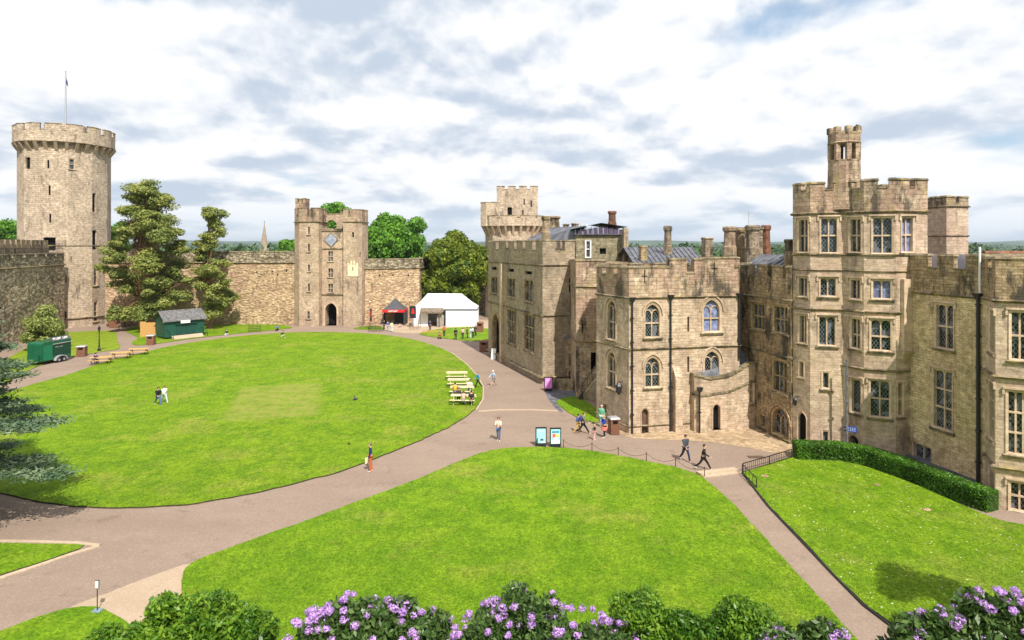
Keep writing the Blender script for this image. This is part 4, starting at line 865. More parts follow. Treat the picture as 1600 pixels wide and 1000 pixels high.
broadleaf(621, 326, 150, 7.2, 8.6, 'large bright green broadleaf tree behind the wall right of the gatehouse', 60, 1.9, 500, .36)
broadleaf(586, 352, 140, 3.6, 5.5, 'smaller light green tree close to the gatehouse right flank', 22, 1.4, 400, .34)
broadleaf(526, 303, 150, 5.2, 9.5, 'green treetop showing above and through the gatehouse arch', 46, 1.7, 420, .34)
broadleaf(452, 361, 142, 3.6, 5.5, 'round green treetop just left of the gatehouse beyond the wall', 24, 1.3, 400, .34)
broadleaf(4, 334, 150, 5.5, 7, 'bright green tree behind the round tower on its left', 30, 1.8, 420, .36); broadleaf(185, 336, 138, 2.6, 6, 'narrow green tree wedged between round tower and large pine', 18, 1.2, 380, .34)
broadleaf(709, 357, 125, 6.3, 8.9, 'broad dark olive yew tree behind the white marquee', 170, 1.6, 520, .30, 'yew', 'yew_tree')
broadleaf(69, 483, 87, 2.5, 2.9, 'small rounded pale green tree behind the green catering trailer', 26, .85, 520, .17, 'shrubl', 'small_tree')
def pine(x, ybase, Y, prof, npads, padr, label, trunk_top, ntuft=300, lean=0, zmin=0):
    X = (x-800)/1000*Y; r_ = empty('pine_tree', (X, Y, 0), 0, label, 'tree', 'tall pines beside the curtain wall'); P_, N_, CC = [], [], []
    ys = [p_[0] for p_ in prof]
    for i in range(npads):
        yy = ys[0]+(ys[-1]-ys[0])*((i+.5)/npads)**.95; xl = np.interp(yy, ys, [p_[1] for p_ in prof]); xr_ = np.interp(yy, ys, [p_[2] for p_ in prof]); hw = (xr_-xl)/2*Y/1000; cx = ((xl+xr_)/2-800)/1000*Y
        s_ = padr*(.6+.7*random.random()); ang = random.uniform(0, 6.283); rr_ = max(0, hw-s_*.8)*math.sqrt(random.uniform(.0, 1)); c_ = (cx+math.cos(ang)*rr_, Y+math.sin(ang)*rr_, PX(x, yy, Y).z)
        for q_ in range(3):
            cc = (c_[0]+random.uniform(-.6,.6)*s_, c_[1]+random.uniform(-.6,.6)*s_, c_[2]+random.uniform(-.25,.3)*s_)
            a_, b_ = shell(cc, (s_*.75, s_*.75, s_*random.uniform(.28,.5)), ntuft//3, .3, 1.15); b_[:,2] += .8; b_[:,2] += .4; P_.append(a_); N_.append(b_)
        CC.append(c_)
    P_ = np.concatenate(P_); N_ = np.concatenate(N_); leafmesh('crown', P_, N_, .19, M['pine'], r_, bias=.8, long=1.3)
    trunk_and_limbs(r_, (X, Y, 0), PX(x, trunk_top, Y).z, .42, CC, M['pinebark'], bend=.5)
pine(222, 515, 106, [(288,212,236),(300,195,262),(318,186,266),(340,190,268),(352,182,285),(372,180,290),(392,168,286),(402,158,300),(425,157,302),(450,172,298),(475,176,285),(497,180,280)], 135, 1.5, 'very large spreading pine in front of the wall beside the round tower', 300, 560)
pine(328, 512, 109, [(328,318,348),(336,310,358),(350,309,360),(356,325,352),(368,322,345),(376,300,350),(395,303,340),(410,298,362),(430,298,372),(455,305,370),(480,312,368),(492,316,362)],50, 1.2, 'slimmer pine with bare reddish upper trunk right of the large pine', 334, 460)
def cedar():
    X, Y = -31.5, 30.8; r_ = empty('cedar_tree', (X, Y, 0), 0, 'blue-green cedar with flat layered boughs reaching in from the left edge', 'tree'); P_, N_ = [], []; mb = MB()
    mb.tube([(X,Y,-.2),(X,Y,5),(X+.3,Y,12),(X,Y,17.5)], [.75,.6,.4,.1], 10)
    for lv in range(18):
        z_ = 2.7+lv*.78; L_ = (9.5-.40*lv)*random.uniform(.88,1.0); nb = 11
        if lv in (1, 2): L_ *= .6
        for k_ in range(nb):
            an_ = 2*math.pi*(k_+random.random()*.6)/nb+lv*.9; L2 = L_*random.uniform(.75, 1.05); d_ = Vector((math.cos(an_), math.sin(an_), 0)); sd_ = Vector((-d_.y, d_.x, 0))
            s_ = Vector((X,Y,z_)); e_ = s_+d_*L2+Vector((0,0,random.uniform(-.9,.2))); mb.tube([s_, s_.lerp(e_, .5)+Vector((0,0,.35)), e_], [.13,.08,.02], 5)
            for q_ in range(30):
                f_ = .25+.75*(q_/30); sp_ = (1-f_)*1.5+.5; c_ = s_.lerp(e_, f_)+Vector((0,0,.35*math.sin(f_*3.1)))+sd_*random.uniform(-1,1)*sp_
                nl = 100; a_ = np.array(c_)+rng.normal(size=(nl,3))*np.array((.38,.38,.06)); P_.append(a_); N_.append(np.tile((0,0,1.0), (nl,1)))
    P_ = np.concatenate(P_); N_ = np.concatenate(N_); m_ = (P_[:,0] > -34) ; leafmesh('crown', P_[m_], N_[m_], .085, M['cedar'], r_, long=1.6, bias=1.6); mb.build('trunk', M['bark'], r_)
cedar()
def woods():
    P_, N_ = [], []
    for i in range(900):
        Y = random.uniform(330, 2200); x = random.uniform(-900, 900)/1000*Y*1.02; s_ = random.uniform(5, 11)*(1+Y/2500)
        if mn.noise(Vector((x*.004, Y*.003, 5))) < -.05: continue
        a_, b_ = shell((x, Y, s_*.5), (s_*1.4, s_*1.2, s_*.75), 150, .6, 1.1); P_.append(a_); N_.append(b_)
    o = leafmesh('distant_woods', np.concatenate(P_), np.concatenate(N_), 1.9, M['wood_far']); o['kind'] = 'stuff'
woods()
def bush(name, lobes, Y, label, mat, n, size, blossoms=0, group=None, long=1.1):
    zb = max(0, 21-Y)*.6; cx = sum(l[0] for l in lobes)/len(lobes); X0 = (cx-800)/1000*Y
    r_ = empty(name, (X0, Y, zb-.2), 0, label, 'shrub', group); P_, N_, F = [], [], []; sk = MB()
    for x, yt, w_ in lobes:
        rx = w_*Y/1000; top = PX(x, yt, Y); rz = max(.7, (top.z-zb)*.62); c_ = (top.x, Y, top.z-rz)
        sub = max(.28, rx*.30); a_, b_, CC = clumps(c_, (rx*.86, rx*.86, rz*.92), int(26+rx*10), sub, n, .55, .98, -.55, .9); P_.append(a_); N_.append(b_)
        for q_ in CC[:12]: sk.tube([(c_[0], c_[1], zb-.3), tuple((np.array((c_[0], c_[1], zb))+q_)/2+np.array((0,0,.1))), tuple(q_)], [.05,.03,.01], 5)
        for q_ in range(int(blossoms*.8*rx)):
            d_ = rng.normal(size=3); d_ /= np.linalg.norm(d_)
            if d_[2] < -.1 or d_[1] > .75: continue
            F.append((np.array(c_)+d_*np.array((rx*1.08, rx*1.08, rz*1.05))*random.uniform(.94,1.04), d_))
    leafmesh('leaves', np.concatenate(P_), np.concatenate(N_), size, M[mat], r_, long=long, bias=.55); sk.build('stems', M['bark'], r_)
    if F:
        a_, b_ = [], []
        for c_, d_ in F:
            s_ = random.uniform(.065, .10); u_, v_ = shell(c_, (s_, s_, s_*.8), 60, .6, 1.1); a_.append(u_); b_.append(v_)
        o = leafmesh('blossoms', np.concatenate(a_), np.concatenate(b_), .034, M['blossom'], r_, long=.8, bias=1.4, var=.3); o['kind'] = 'stuff'
bush('green_shrub', [(315,920,82),(390,952,52),(265,938,55)], 14.4, 'tallest leafy mid green shrub at the bottom edge near the left', 'bush', 300, .062)
bush('green_shrub', [(215,968,55),(165,982,30)], 14.6, 'low leafy green shrub spreading left of the tallest green one', 'bush', 320, .055)
bush('rhododendron', [(548,940,66),(490,964,55),(610,948,62),(665,965,58)], 13.2, 'rhododendron thick with lilac flower heads left of centre at the bottom', 'rhod', 330, .062, 190)
bush('rhododendron', [(830,934,88),(765,952,62),(900,954,65),(955,974,48)], 13.4, 'darker rhododendron with scattered small lilac heads at bottom centre', 'rhod', 420, .055, 90)
bush('green_shrub', [(1000,916,66),(1080,931,62),(1150,921,58),(1205,950,46),(1040,942,60)], 13.8, 'wide dark green shrub between two rhododendrons right of centre at the bottom', 'bush', 420, .045)
bush('rhododendron', [(1220,990,32),(1300,984,42)], 11.5, 'low clump of large lilac flower heads at the foot of the narrow path', 'rhod', 260, .06, 150)
bush('rhododendron', [(1550,936,66),(1480,962,60),(1610,924,70),(1430,984,42),(1670,935,60)], 11.8, 'large-leaved rhododendron with big lilac heads in the bottom right corner', 'rhod', 300, .075, 150)
M['hedge_shade'] = plain('dark_shade_core', (.018,.022,.010), .95, 0, .5, 9)  # near-black colour of the hedge core, painting the shade between its leaves
# clipped hedge
def hedge():
    px = [(1247,716),(1310,718),(1360,727),(1410,744),(1460,764),(1505,783),(1545,797)]; P_ = [G(*p_) for p_ in px]; r_ = empty('clipped_hedge', P_[0], 0, 'long low clipped dark green hedge at the foot of the tower', 'hedge')
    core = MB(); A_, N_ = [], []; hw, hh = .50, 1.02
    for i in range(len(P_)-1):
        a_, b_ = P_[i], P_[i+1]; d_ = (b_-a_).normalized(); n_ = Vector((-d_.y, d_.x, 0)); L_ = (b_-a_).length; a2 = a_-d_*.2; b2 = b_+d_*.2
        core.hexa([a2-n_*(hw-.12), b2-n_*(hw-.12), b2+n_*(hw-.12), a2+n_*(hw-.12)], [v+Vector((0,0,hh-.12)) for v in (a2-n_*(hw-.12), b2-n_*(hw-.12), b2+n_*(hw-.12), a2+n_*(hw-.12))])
        for sgn, k_ in ((-1, .50), (1, .6), (0, 1.2)):
            m_ = int(L_*1500*k_); u_ = rng.random(m_)*(L_+.3)-.15; w_ = rng.random(m_); jit = rng.normal(size=m_)*.035
            base = np.array(a_)[None]+np.array(d_)[None]*u_[:,None]
            if sgn: base = base+np.array(n_)[None]*(sgn*hw+jit)[:,None]+np.array((0,0,1.0))[None]*(w_*hh)[:,None]; nn_ = np.tile(np.array(n_)*sgn, (m_,1))
            else: base = base+np.array(n_)[None]*((w_*2-1)*hw)[:,None]+np.array((0,0,1.0))[None]*(hh+jit)[:,None]; nn_ = np.tile((0,0,1.0), (m_,1))
            A_.append(base); N_.append(nn_)
        if i in (0, len(P_)-2):
            e_ = a_ if i == 0 else b_; s_ = -1 if i == 0 else 1; m_ = 1500; w_ = rng.random(m_); h_ = rng.random(m_)
            A_.append(np.array(e_)[None]+np.array(d_)[None]*s_*.18+np.array(n_)[None]*((w_*2-1)*hw)[:,None]+np.array((0,0,1.0))[None]*(h_*hh)[:,None]); N_.append(np.tile(np.array(d_)*s_, (m_,1)))
    leafmesh('leaves', np.concatenate(A_), np.concatenate(N_), .062, M['box'], r_, bias=.6, long=.9); core.build('shade_core', M['hedge_shade'], r_)
hedge()
# short grass blades standing on the nearest turf
def blades():
    n = 150000; x = rng.random(n)*1650-20; yy = 700+310*rng.random(n)**.6; Y = 14000/(yy-385); X = (x-800)/1000*Y
    def inside(poly):
        P_ = [(p_.x, p_.y) for p_ in smooth([G(*q_) for q_ in poly], 4)]; r_ = np.zeros(n, bool); k_ = len(P_)
        for i in range(k_):
            x1, y1 = P_[i]; x2, y2 = P_[(i+1) % k_]; c_ = ((y1 > Y) != (y2 > Y)) & (X < (x2-x1)*(Y-y1)/(y2-y1+1e-12)+x1); r_ ^= c_
        return r_
    m_ = inside(FRONT) | inside(RIGHT) | inside(BIG); X, Y = X[m_], Y[m_]; C_ = np.stack([X, Y, np.full(len(X), .10)], 1)
    o = leafmesh('grass_blades', C_, np.tile((0,-.9,.3), (len(X),1)), .035, M['blade'], long=.5, bias=.3); o['kind'] = 'stuff'
M['blade'] = leafmat('grass_blade', (.09,.2,.008), (.22,.32,.02), .8, .2)
blades()

def shade_tree():                                                  # stands beyond the right edge; its shade falls on the lawn and path
    X, Y = 20.2, 15.6; r_ = empty('broadleaf_tree', (X, Y, 3.0), 0, 'broadleaf tree on the bank just beyond the right edge, shading the lawn corner', 'tree'); P_, N_, CC = clumps((X, Y, 11), (2.7, 2.7, 2.2), 26, .75, 420, .5, .95, -.9)
    leafmesh('crown', P_, N_, .13, M['bush'], r_); trunk_and_limbs(r_, (X, Y, 3.0), 7.5, .22, [tuple(q_) for q_ in CC[:12]], M['bark'])
shade_tree()
def haze():
    mb = MB(); mb.box(-9100, 9100, -400, 14100, -1.4, 130); o = mb.build('haze', newhaze()); o['kind'] = 'stuff'
def newhaze():
    m = bpy.data.materials.new('haze'); m.use_nodes = True; nt = m.node_tree; nt.nodes.clear(); out = nt.nodes.new('ShaderNodeOutputMaterial'); v = nt.nodes.new('ShaderNodeVolumePrincipled')
    v.inputs['Color'].default_value = (.72,.82,.95,1); v.inputs['Density'].default_value = HAZE; v.inputs['Anisotropy'].default_value = .2; nt.links.new(v.outputs[0], out.inputs['Volume']); return m
HAZE = .00009
haze()
# ================================================================ people
def skinned(name, verts, edges, rad, mat, parent, sub=1, root=0):
    me = bpy.data.meshes.new(name); me.from_pydata([tuple(v) for v in verts], edges, []); o = bpy.data.objects.new(name, me); col.objects.link(o)
    md = o.modifiers.new('Skin', 'SKIN'); sv = me.skin_vertices[0].data
    for i, r_ in enumerate(rad): sv[i].radius = r_ if isinstance(r_, tuple) else (r_, r_)
    sv[root].use_root = True; ss = o.modifiers.new('Sub', 'SUBSURF'); ss.levels = ss.render_levels = sub
    dg = bpy.context.evaluated_depsgraph_get(); nm = bpy.data.meshes.new_from_object(o.evaluated_get(dg)); nm.name = name; nm.materials.clear(); nm.materials.append(mat)
    nm.polygons.foreach_set('use_smooth', [True]*len(nm.polygons)); bpy.data.objects.remove(o); o2 = bpy.data.objects.new(name, nm); col.objects.link(o2); o2.parent = parent; return o2
CM = {}
def cloth(c_):
    if c_ not in CM: CM[c_] = plain('cloth_'+str(len(CM)), c_, .85, 0, .12, 12)
    return CM[c_]
SK = plain('skin', (.55,.32,.23), .6, 0, .05)
class Chain:
    def __init__(s): s.v = []; s.e = []; s.r = []
    def add(s, p_, r_, par=None):
        s.v.append(Vector(p_)); s.r.append(r_); i = len(s.v)-1
        if par is not None: s.e.append((par, i))
        return i
POSE = {'stand': dict(legs=[(4,4),(-5,5)], arms=[(8,20),(-6,15)]), 'walk': dict(legs=[(26,6),(-22,22)], arms=[(-22,20),(26,32)], lean=4), 'stride': dict(legs=[(34,5),(-28,24)], arms=[(-28,20),(30,35)], lean=6),
        'sit': dict(legs=[(85,85),(80,82)], arms=[(38,60),(30,70)], lean=8, seat=.47), 'floor': dict(legs=[(100,118),(92,108)], arms=[(50,50),(45,60)], lean=14, seat=.12), 'bent': dict(legs=[(12,8),(-4,4)], arms=[(70,10),(60,15)], lean=52),
        'kneel': dict(legs=[(80,95),(5,88)], arms=[(40,40),(50,40)], lean=18), 'hold': dict(legs=[(6,4),(-6,6)], arms=[(35,80),(30,85)]), 'point': dict(legs=[(5,4),(-8,6)], arms=[(15,30),(-75,5)])}
def person(x, y, hgt, face, pose, top, bottom, hair, label, shoes=(.03,.03,.03), long_sleeve=True, legs_bare=False, skirt=None, hairlen=0, at_=None, extra=None, group=None, z0=0.0):
    loc = at_ if at_ is not None else G(x, y, z0); r_ = empty('person', loc, R(face), label, 'person', group); ps = POSE[pose]; k_ = hgt/1.75; lean = R(ps.get('lean', 1))
    def leg(th, kn, side, hz):
        a_ = R(th); hp = Vector((0, side*.095, hz)); kp = hp+Vector((math.sin(a_), 0, -math.cos(a_)))*.44; b_ = a_-R(kn); ap = kp+Vector((math.sin(b_), 0, -math.cos(b_)))*.42; return hp, kp, ap, b_
    hz = 1.0; low = min(leg(th, kn, 1, 0)[2].z for th, kn in ps['legs']); hz = -low+.075
    if pose == 'kneel': hz = .52
    if 'seat' in ps: hz = (ps['seat']+.10)/k_
    up = Vector((math.sin(lean), 0, math.cos(lean))); pel = Vector((0,0,hz+.03)); wa = pel+up*.17; ch = pel+up*.40; sh = pel+up*.47; nk = pel+up*.55; hu = (up+Vector((0,0,1.2))).normalized(); hd = nk+hu*.13+Vector((.02,0,0)); ht = hd+hu*.09
    def build(which, gr):
        c_ = Chain(); i0 = c_.add(pel, (.135+gr, .105+gr))
        if which in ('body', 'top'):
            i1 = c_.add(wa, (.125+gr, .09+gr), i0); i2 = c_.add(ch, (.155+gr, .105+gr), i1); i3 = c_.add(nk, .052+gr*.6, i2)
            if which == 'body': i4 = c_.add(hd, (.085,.10), i3); c_.add(hd+Vector((.108,0,-.01)), .016, i4); c_.add(ht, .062, i4)
            for si, (sa, el) in enumerate(ps['arms']):
                sg = 1 if si == 0 else -1; a_ = R(sa); s0 = sh+Vector((0, sg*.185, -.02)); ab = .10*sg
                d1 = Vector((math.sin(a_), ab, -math.cos(a_))); d1.normalize(); e_ = s0+d1*.28; b_ = a_+R(el); d2 = Vector((math.sin(b_), -ab*.3, -math.cos(b_))); d2.normalize(); w_ = e_+d2*.25
                j0 = c_.add(s0, .062+gr, i2); j1 = c_.add(e_, .045+gr, j0)
                if which == 'top' and not long_sleeve: c_.v[j1] = s0+d1*.2; continue
                j2 = c_.add(w_, .032+gr, j1)
                if which == 'body':
                    pm = c_.add(w_+d2*.08, (.036,.022), j2)
                    for f_ in range(4): t0 = w_+d2*.10+Vector((0,(f_-1.5)*.02,0)); c_.v.append(t0); c_.r.append(.010); c_.e.append((pm, len(c_.v)-1)); q_ = len(c_.v)-1; c_.add(t0+d2*(.035+.008*(f_ % 3))+Vector((.008,0,0)), .009, q_)
                    c_.add(w_+d2*.07+Vector((.045,0,0)), .011, pm)
        if which in ('body', 'trousers'):
            for si, (th, kn) in enumerate(ps['legs']):
                hp, kp, ap, b_ = leg(th, kn, 1 if si == 0 else -1, hz); j0 = c_.add(hp+Vector((0,0,-.03)), .088+gr, i0); j1 = c_.add(kp, .060+gr, j0)
                if which == 'trousers' and legs_bare: continue
                j2 = c_.add(kp.lerp(ap, .4), .056+gr, j1); j3 = c_.add(ap, .038+gr*1.3, j2)
                if which == 'body':
                    fd = Vector((math.cos(b_), 0, math.sin(b_))) if pose not in ('stand','walk','stride','hold','point','bent') else Vector((1,0,-.12)); c_.add(ap+fd*.15+Vector((0,0,-.035)), .03, j3)
        c_.v = [v*k_ for v in c_.v]; c_.r = [tuple(q_*k_ for q_ in (r2 if isinstance(r2, tuple) else (r2, r2))) for r2 in c_.r]; return c_
    c_ = build('body', 0); skinned('body', c_.v, c_.e, c_.r, SK, r_)
    c_ = build('top', .016); skinned('jacket' if long_sleeve else 'shirt', c_.v, c_.e, c_.r, cloth(top), r_)
    c_ = build('trousers', .012); skinned('shorts' if legs_bare else 'trousers', c_.v, c_.e, c_.r, cloth(bottom), r_)
    mb = MB(); hc = (hd+Vector((-.02,0,.012)))*k_
    prof = [(.02,-.06-.10*hairlen),(.09,-.05-.08*hairlen),(.112,0),(.105,.06),(.065,.105),(.02,.118)]
    mb.lathe((hc.x, hc.y, hc.z), [(a_*k_, b_*k_) for a_, b_ in prof], 10); 
    for i, v in enumerate(mb.v):
        if v.x > hc.x+.02*k_ and v.z < hc.z+.055*k_: mb.v[i] = Vector((hc.x+.02*k_, v.y, v.z))
    for i, v in enumerate(mb.v): mb.v[i] = v+woff(r_)
    mb.build('hair', cloth(hair), r_, True)
    for si, (th, kn) in enumerate(ps['legs']):
        hp, kp, ap, b_ = leg(th, kn, 1 if si == 0 else -1, hz); fd = Vector((1,0,-.10)) if pose not in ('kneel',) else Vector((math.cos(b_),0,math.sin(b_))); s_ = ap*k_; c2 = Chain(); i0 = c2.add(s_+Vector((-.03,0,-.03))*k_, (.042*k_, .036*k_)); i1 = c2.add(s_+fd*.09*k_+Vector((0,0,-.035*k_)), (.044*k_, .03*k_), i0); c2.add(s_+fd*.17*k_+Vector((0,0,-.03*k_)), .026*k_, i1)
        skinned('shoe', c2.v, c2.e, c2.r, cloth(shoes), r_)
    if skirt:
        mb = MB(); o_ = woff(r_); mb.lathe((o_.x, o_.y, o_.z+(hz-.32)*k_), [(.23*k_,0),(.20*k_,.18*k_),(.15*k_,.38*k_)], 12); mb.build('skirt', cloth(skirt), r_, True)
    if extra:
        mb = MB(); o_ = woff(r_)
        if extra == 'bag': mb.box(o_.x+.05, o_.x+.30, o_.y-.32, o_.y-.22, o_.z+.45, o_.z+.78); mb.bar(o_+Vector((.17,-.27,.78)), o_+Vector((.1,-.24,.95)), .02); mb.build('bag', cloth((.75,.66,.4)), r_)
        if extra == 'pack':
            q_ = (ch-up*.05)*k_+o_; mb.lathe((q_.x-.20*k_, q_.y, q_.z-.18*k_), [(.06,0),(.13,.05),(.14,.25),(.08,.36)], 8); mb.build('backpack', cloth((.05,.06,.2)), r_, True)
    return r_
navy=(.015,.02,.07); black=(.012,.012,.014); jeans=(.07,.12,.28); white_=(.75,.75,.75); dk=(.05,.03,.02); blond=(.5,.36,.16); teal=(.03,.28,.42); grey_=(.2,.2,.22); brown=(.10,.05,.03)
person(579,737,1.78,200,'stand',(.012,.015,.13),(.50,.13,.05),(.16,.12,.08),'person in navy jacket and rust orange trousers holding a pale bag',(.7,.5,.4),extra='bag')
person(779,689,1.7,255,'hold',(.72,.52,.42),jeans,brown,'person in peach top and blue jeans looking at a phone on the open gravel',(.8,.8,.8))
person(1071,721,1.82,290,'walk',(.05,.06,.08),navy,dk,'taller man in dark grey jacket and blue jeans walking by the chain barrier',(.7,.7,.75))
person(1099,734,1.72,335,'stride',black,black,dk,'person all in black with white trainers striding next to the last chain post',(.85,.85,.83))
person(747,607,1.75,190,'walk',teal,black,(.3,.18,.1),'person in teal blue jacket walking between the yellow tables and the path')
person(771,604,1.75,225,'stride',(.35,.45,.58),grey_,white_,'white-haired person in pale blue shirt and grey shorts walking down the gravel',legs_bare=True)
person(247,634,1.76,320,'stride',black,jeans,dk,'person in black top and blue jeans crossing the big oval lawn',(.8,.8,.8))
person(257,630,1.68,320,'stride',white_,(.42,.52,.62),brown,'person in white top and pale jeans crossing the oval lawn beside someone in black',(.85,.85,.85),hairlen=.8)
person(903,676,1.45,20,'walk',(.14,.18,.45),(.45,.3,.05),dk,'smaller person in violet blue top behind the walker near the small lawn tip',(.6,.4,.05))
person(911,678,1.72,345,'stride',(.16,.14,.10),black,brown,'person in olive jacket and black trousers carrying a pack near the small lawn tip',(.5,.3,.25),extra='pack')
person(929,688,1.15,20,'point',black,(.72,.40,.42),blond,'fair-haired child in black top and pink leggings reaching out an arm',(.8,.65,.6))
person(944,684,1.62,200,'hold',(.02,.04,.3),black,blond,'person in royal blue jacket and coral skirt near the wooden bin',white_,skirt=(.62,.16,.14))
person(940,668,1.72,250,'stand',(.12,.38,.24),(.3,.5,.45),(.45,.4,.35),'person in sea green top standing behind the one in the coral skirt')
# visitors around the tents and far side of the lawn
for a_ in [(600,517,1.75,0,'stand',black,black,dk,'person in black at the left of the cluster by the red and charcoal gazebo'),
           (606,518,1.75,90,'hold',(.05,.1,.35),(.3,.32,.36),brown,'person in deep blue top in the cluster by the red and charcoal gazebo'),
           (612,519,1.7,120,'stand',(.7,.7,.45),(.6,.6,.6),brown,'person in pale yellow top at the right of the cluster by the gazebo'),
           (694,526,1.75,90,'stand',(.72,.10,.03),black,dk,'person in bright orange-red coat on the small lawn before the marquee'),
           (712,531,1.75,100,'stand',black,black,dk,'lone person all in black on the small lawn before the marquee'),
           (723,530,1.7,80,'stand',(.68,.42,.40),black,brown,'person in pale pink coat on the small lawn before the marquee'),
           (730,530,1.75,200,'stand',black,black,dk,'person in black right beside the pale pink coat'),
           (735,529,1.72,180,'stand',(.45,.62,.75),(.5,.65,.6),brown,'person in sky blue top in the group at the right end of the marquee'),
           (739,529,1.8,180,'hold',(.72,.76,.85),black,dk,'person in white shirt and black trousers in the group by the marquee'),
           (743,526,1.75,250,'stand',(.03,.04,.04),black,dk,'person in dark coat at the right rear of the group by the marquee')]: person(*a_)
person(685,530,1.7,0,'floor',(.35,.03,.02),black,dk,'person in red top crouched on the kerb of the small lawn')
person(672,517,1.7,270,'stand',(.02,.03,.10),black,dk,'person in dark blue under the thatched marquee canopy')
person(626,512,1.2,200,'floor',(.65,.45,.5),(.4,.2,.25),brown,'child in pink sitting on the ground in front of the gazebo')
person(152,0,1.72,90,'sit',(.012,.015,.10),navy,dk,'person in navy hunched over the nearest timber bench table on the left',at_=G(156,568)+Vector((-.1,-.72,0)),z0=0)
person(0,0,1.72,250,'floor',(.06,.12,.4),black,dk,'person in blue jacket leaning over the grass verge by the gatehouse path',at_=G(434,517))
person(0,0,1.65,200,'kneel',black,(.55,.5,.3),dk,'person in black with pale trousers kneeling at the oval lawn edge',at_=G(444,529),shoes=white_)
person(0,0,1.6,250,'floor',black,white_,dk,'person in black and white sitting on the verge right of the green hut',at_=G(355,524),shoes=white_)

# ================================================================ movable things
def at_base(mb, root): 
    o_ = woff(root); mb.v = [v+o_ for v in mb.v]; return mb
def picnic(mat, L_=2.0, seat_out=.72, legm='iron'):
    r_ = empty('picnic_table'); t_ = MB()
    for k_ in range(4): t_.box(-L_/2, L_/2, -.37+k_*.19, -.21+k_*.19, .72, .765)
    t_.build('table_top', M[mat], r_)
    for s_ in (-1, 1):
        b_ = MB()
        for k_ in (0, 1): b_.box(-L_/2, L_/2, s_*seat_out-.14+k_*.145, s_*seat_out-.01+k_*.145, .43, .47)
        b_.build('bench_seat', M[mat], r_)
        f_ = MB(); x_ = s_*(L_/2-.3)
        for q_ in (-1, 1): f_.bar((x_, q_*.2, .72), (x_, q_*.62, 0), .05, .09)
        f_.bar((x_,-seat_out-.1,.40), (x_,seat_out+.1,.40), .05, .09); f_.bar((x_,-.35,.69), (x_,.35,.69), .05, .08); f_.build('trestle', M[legm], r_)
    return r_
def place(o_, p_, rz=0, label=None, cat=None, group=None):
    o_.location = Vector(p_)+Vector((0,0,.08)); o_.rotation_euler = (0,0,R(rz)); return tag(o_, label, cat, group)
T0 = picnic('tablewood', 2.2, legm='tablewood'); gr_ = 'picnic tables in a column at the right end of the oval lawn'
T1 = [T0]+[copy_tree(T0) for _ in range(3)]
for o_, (x, y, rz, lb) in zip(T1, ((714,594,3,'pale picnic table farthest up the column beside the path, empty'),(717,605.5,2,'second pale picnic table down the column, empty'),(722,618,-2,'third picnic table down the column, with someone in orange on its bench'),(724,632,-3,'nearest picnic table of the column, with a diner in black'))): place(o_, G(x, y), rz, lb, 'picnic table', gr_)
T0 = picnic('tableorange', 2.3); T2 = [T0, copy_tree(T0), copy_tree(T0)]
for o_, (x, y, rz, lb) in zip(T2, ((158,569,14,'timber bench table on the left where a person in navy sits'),(189,561,14,'middle one of the three orange timber bench tables on the left, empty'),(217,555,14,'orange timber bench table farthest right of three, closest to the green hut'))): place(o_, G(x, y), rz, lb, 'picnic table', 'orange bench tables on the left of the oval lawn')
base = G(722,618); person(0,0,1.7,90,'sit',(.72,.38,.04),black,dk,'seated person in orange top at the left of the third table',at_=base+Vector((-.6,-.70,0))); person(0,0,1.72,270,'sit',(.6,.55,.5),jeans,dk,'seated person in pale top at the far side of the third table',at_=base+Vector((.7,.70,0)))
base = G(724,632); person(0,0,1.74,95,'sit',black,black,dk,'seated person in black on the near bench of the nearest table',at_=base+Vector((.75,-.70,0))); person(0,0,1.7,270,'sit',(.05,.04,.05),black,dk,'seated dark-haired person on the far bench of the nearest table',at_=base+Vector((-.45,.70,0))); person(0,0,1.66,85,'sit',(.62,.4,.34),grey_,brown,'seated person in salmon top on the near bench of the nearest table',at_=base+Vector((.05,-.70,0)))
DGR = d
# catering trailer
P_, Q_ = G(66,571.5), G(111,562); d_ = Q_-P_; L_ = d_.length; ang = math.degrees(math.atan2(d_.y, d_.x))
tr = empty('catering_trailer', P_, R(ang), 'glossy dark green twin-axle catering trailer parked on the path at the left', 'trailer')
def tb_(name, fn, mats, par=tr, smooth_=False): mb = MB(); fn(mb); mb.v = [v+woff(par) for v in mb.v]; return mb.build(name, mats, par, smooth_)
def body(mb):
    n_ = 8; prof = [(0,.45),(0,2.3)]+[(.0+.35*(1-math.cos(R(90*k_/n_))), 2.3+.35*math.sin(R(90*k_/n_))) for k_ in range(1, n_+1)]+[(L_,2.65),(L_,.45)]
    a_ = [(x_, 0, z_) for x_, z_ in prof]; b_ = [(x_, 2.0, z_) for x_, z_ in prof]; n2 = len(prof); mb.face(list(reversed(a_))); mb.face(b_)
    for k_ in range(n2): mb.face([a_[k_], a_[(k_+1) % n2], b_[(k_+1) % n2], b_[k_]])
tb_('body', body, M['trailgreen']); tb_('side_door', lambda mb: mb.box(.15,1.35,-.05,.0,.5,2.25), plain('mid_green_panel', (.01,.17,.08), .3), tr)
def hatch(mb): mb.box(1.45,L_-.1,-.04,-.002,.95,2.2); mb.box(1.4,L_,-.12,-.03,2.25,2.33,1)
tb_('serving_hatch', hatch, [plain('deep_green_panel', (.006,.05,.03), .3), M['grey_metal']])
tb_('roof_sign', lambda mb: mb.hexa([(1.4,-.02,2.6),(L_,-.02,2.6),(L_,.2,2.6),(1.4,.2,2.6)], [(1.4,.42,3.05),(L_,.42,3.05),(L_,.5,3.05),(1.4,.5,3.05)]), M['gazgrey'])
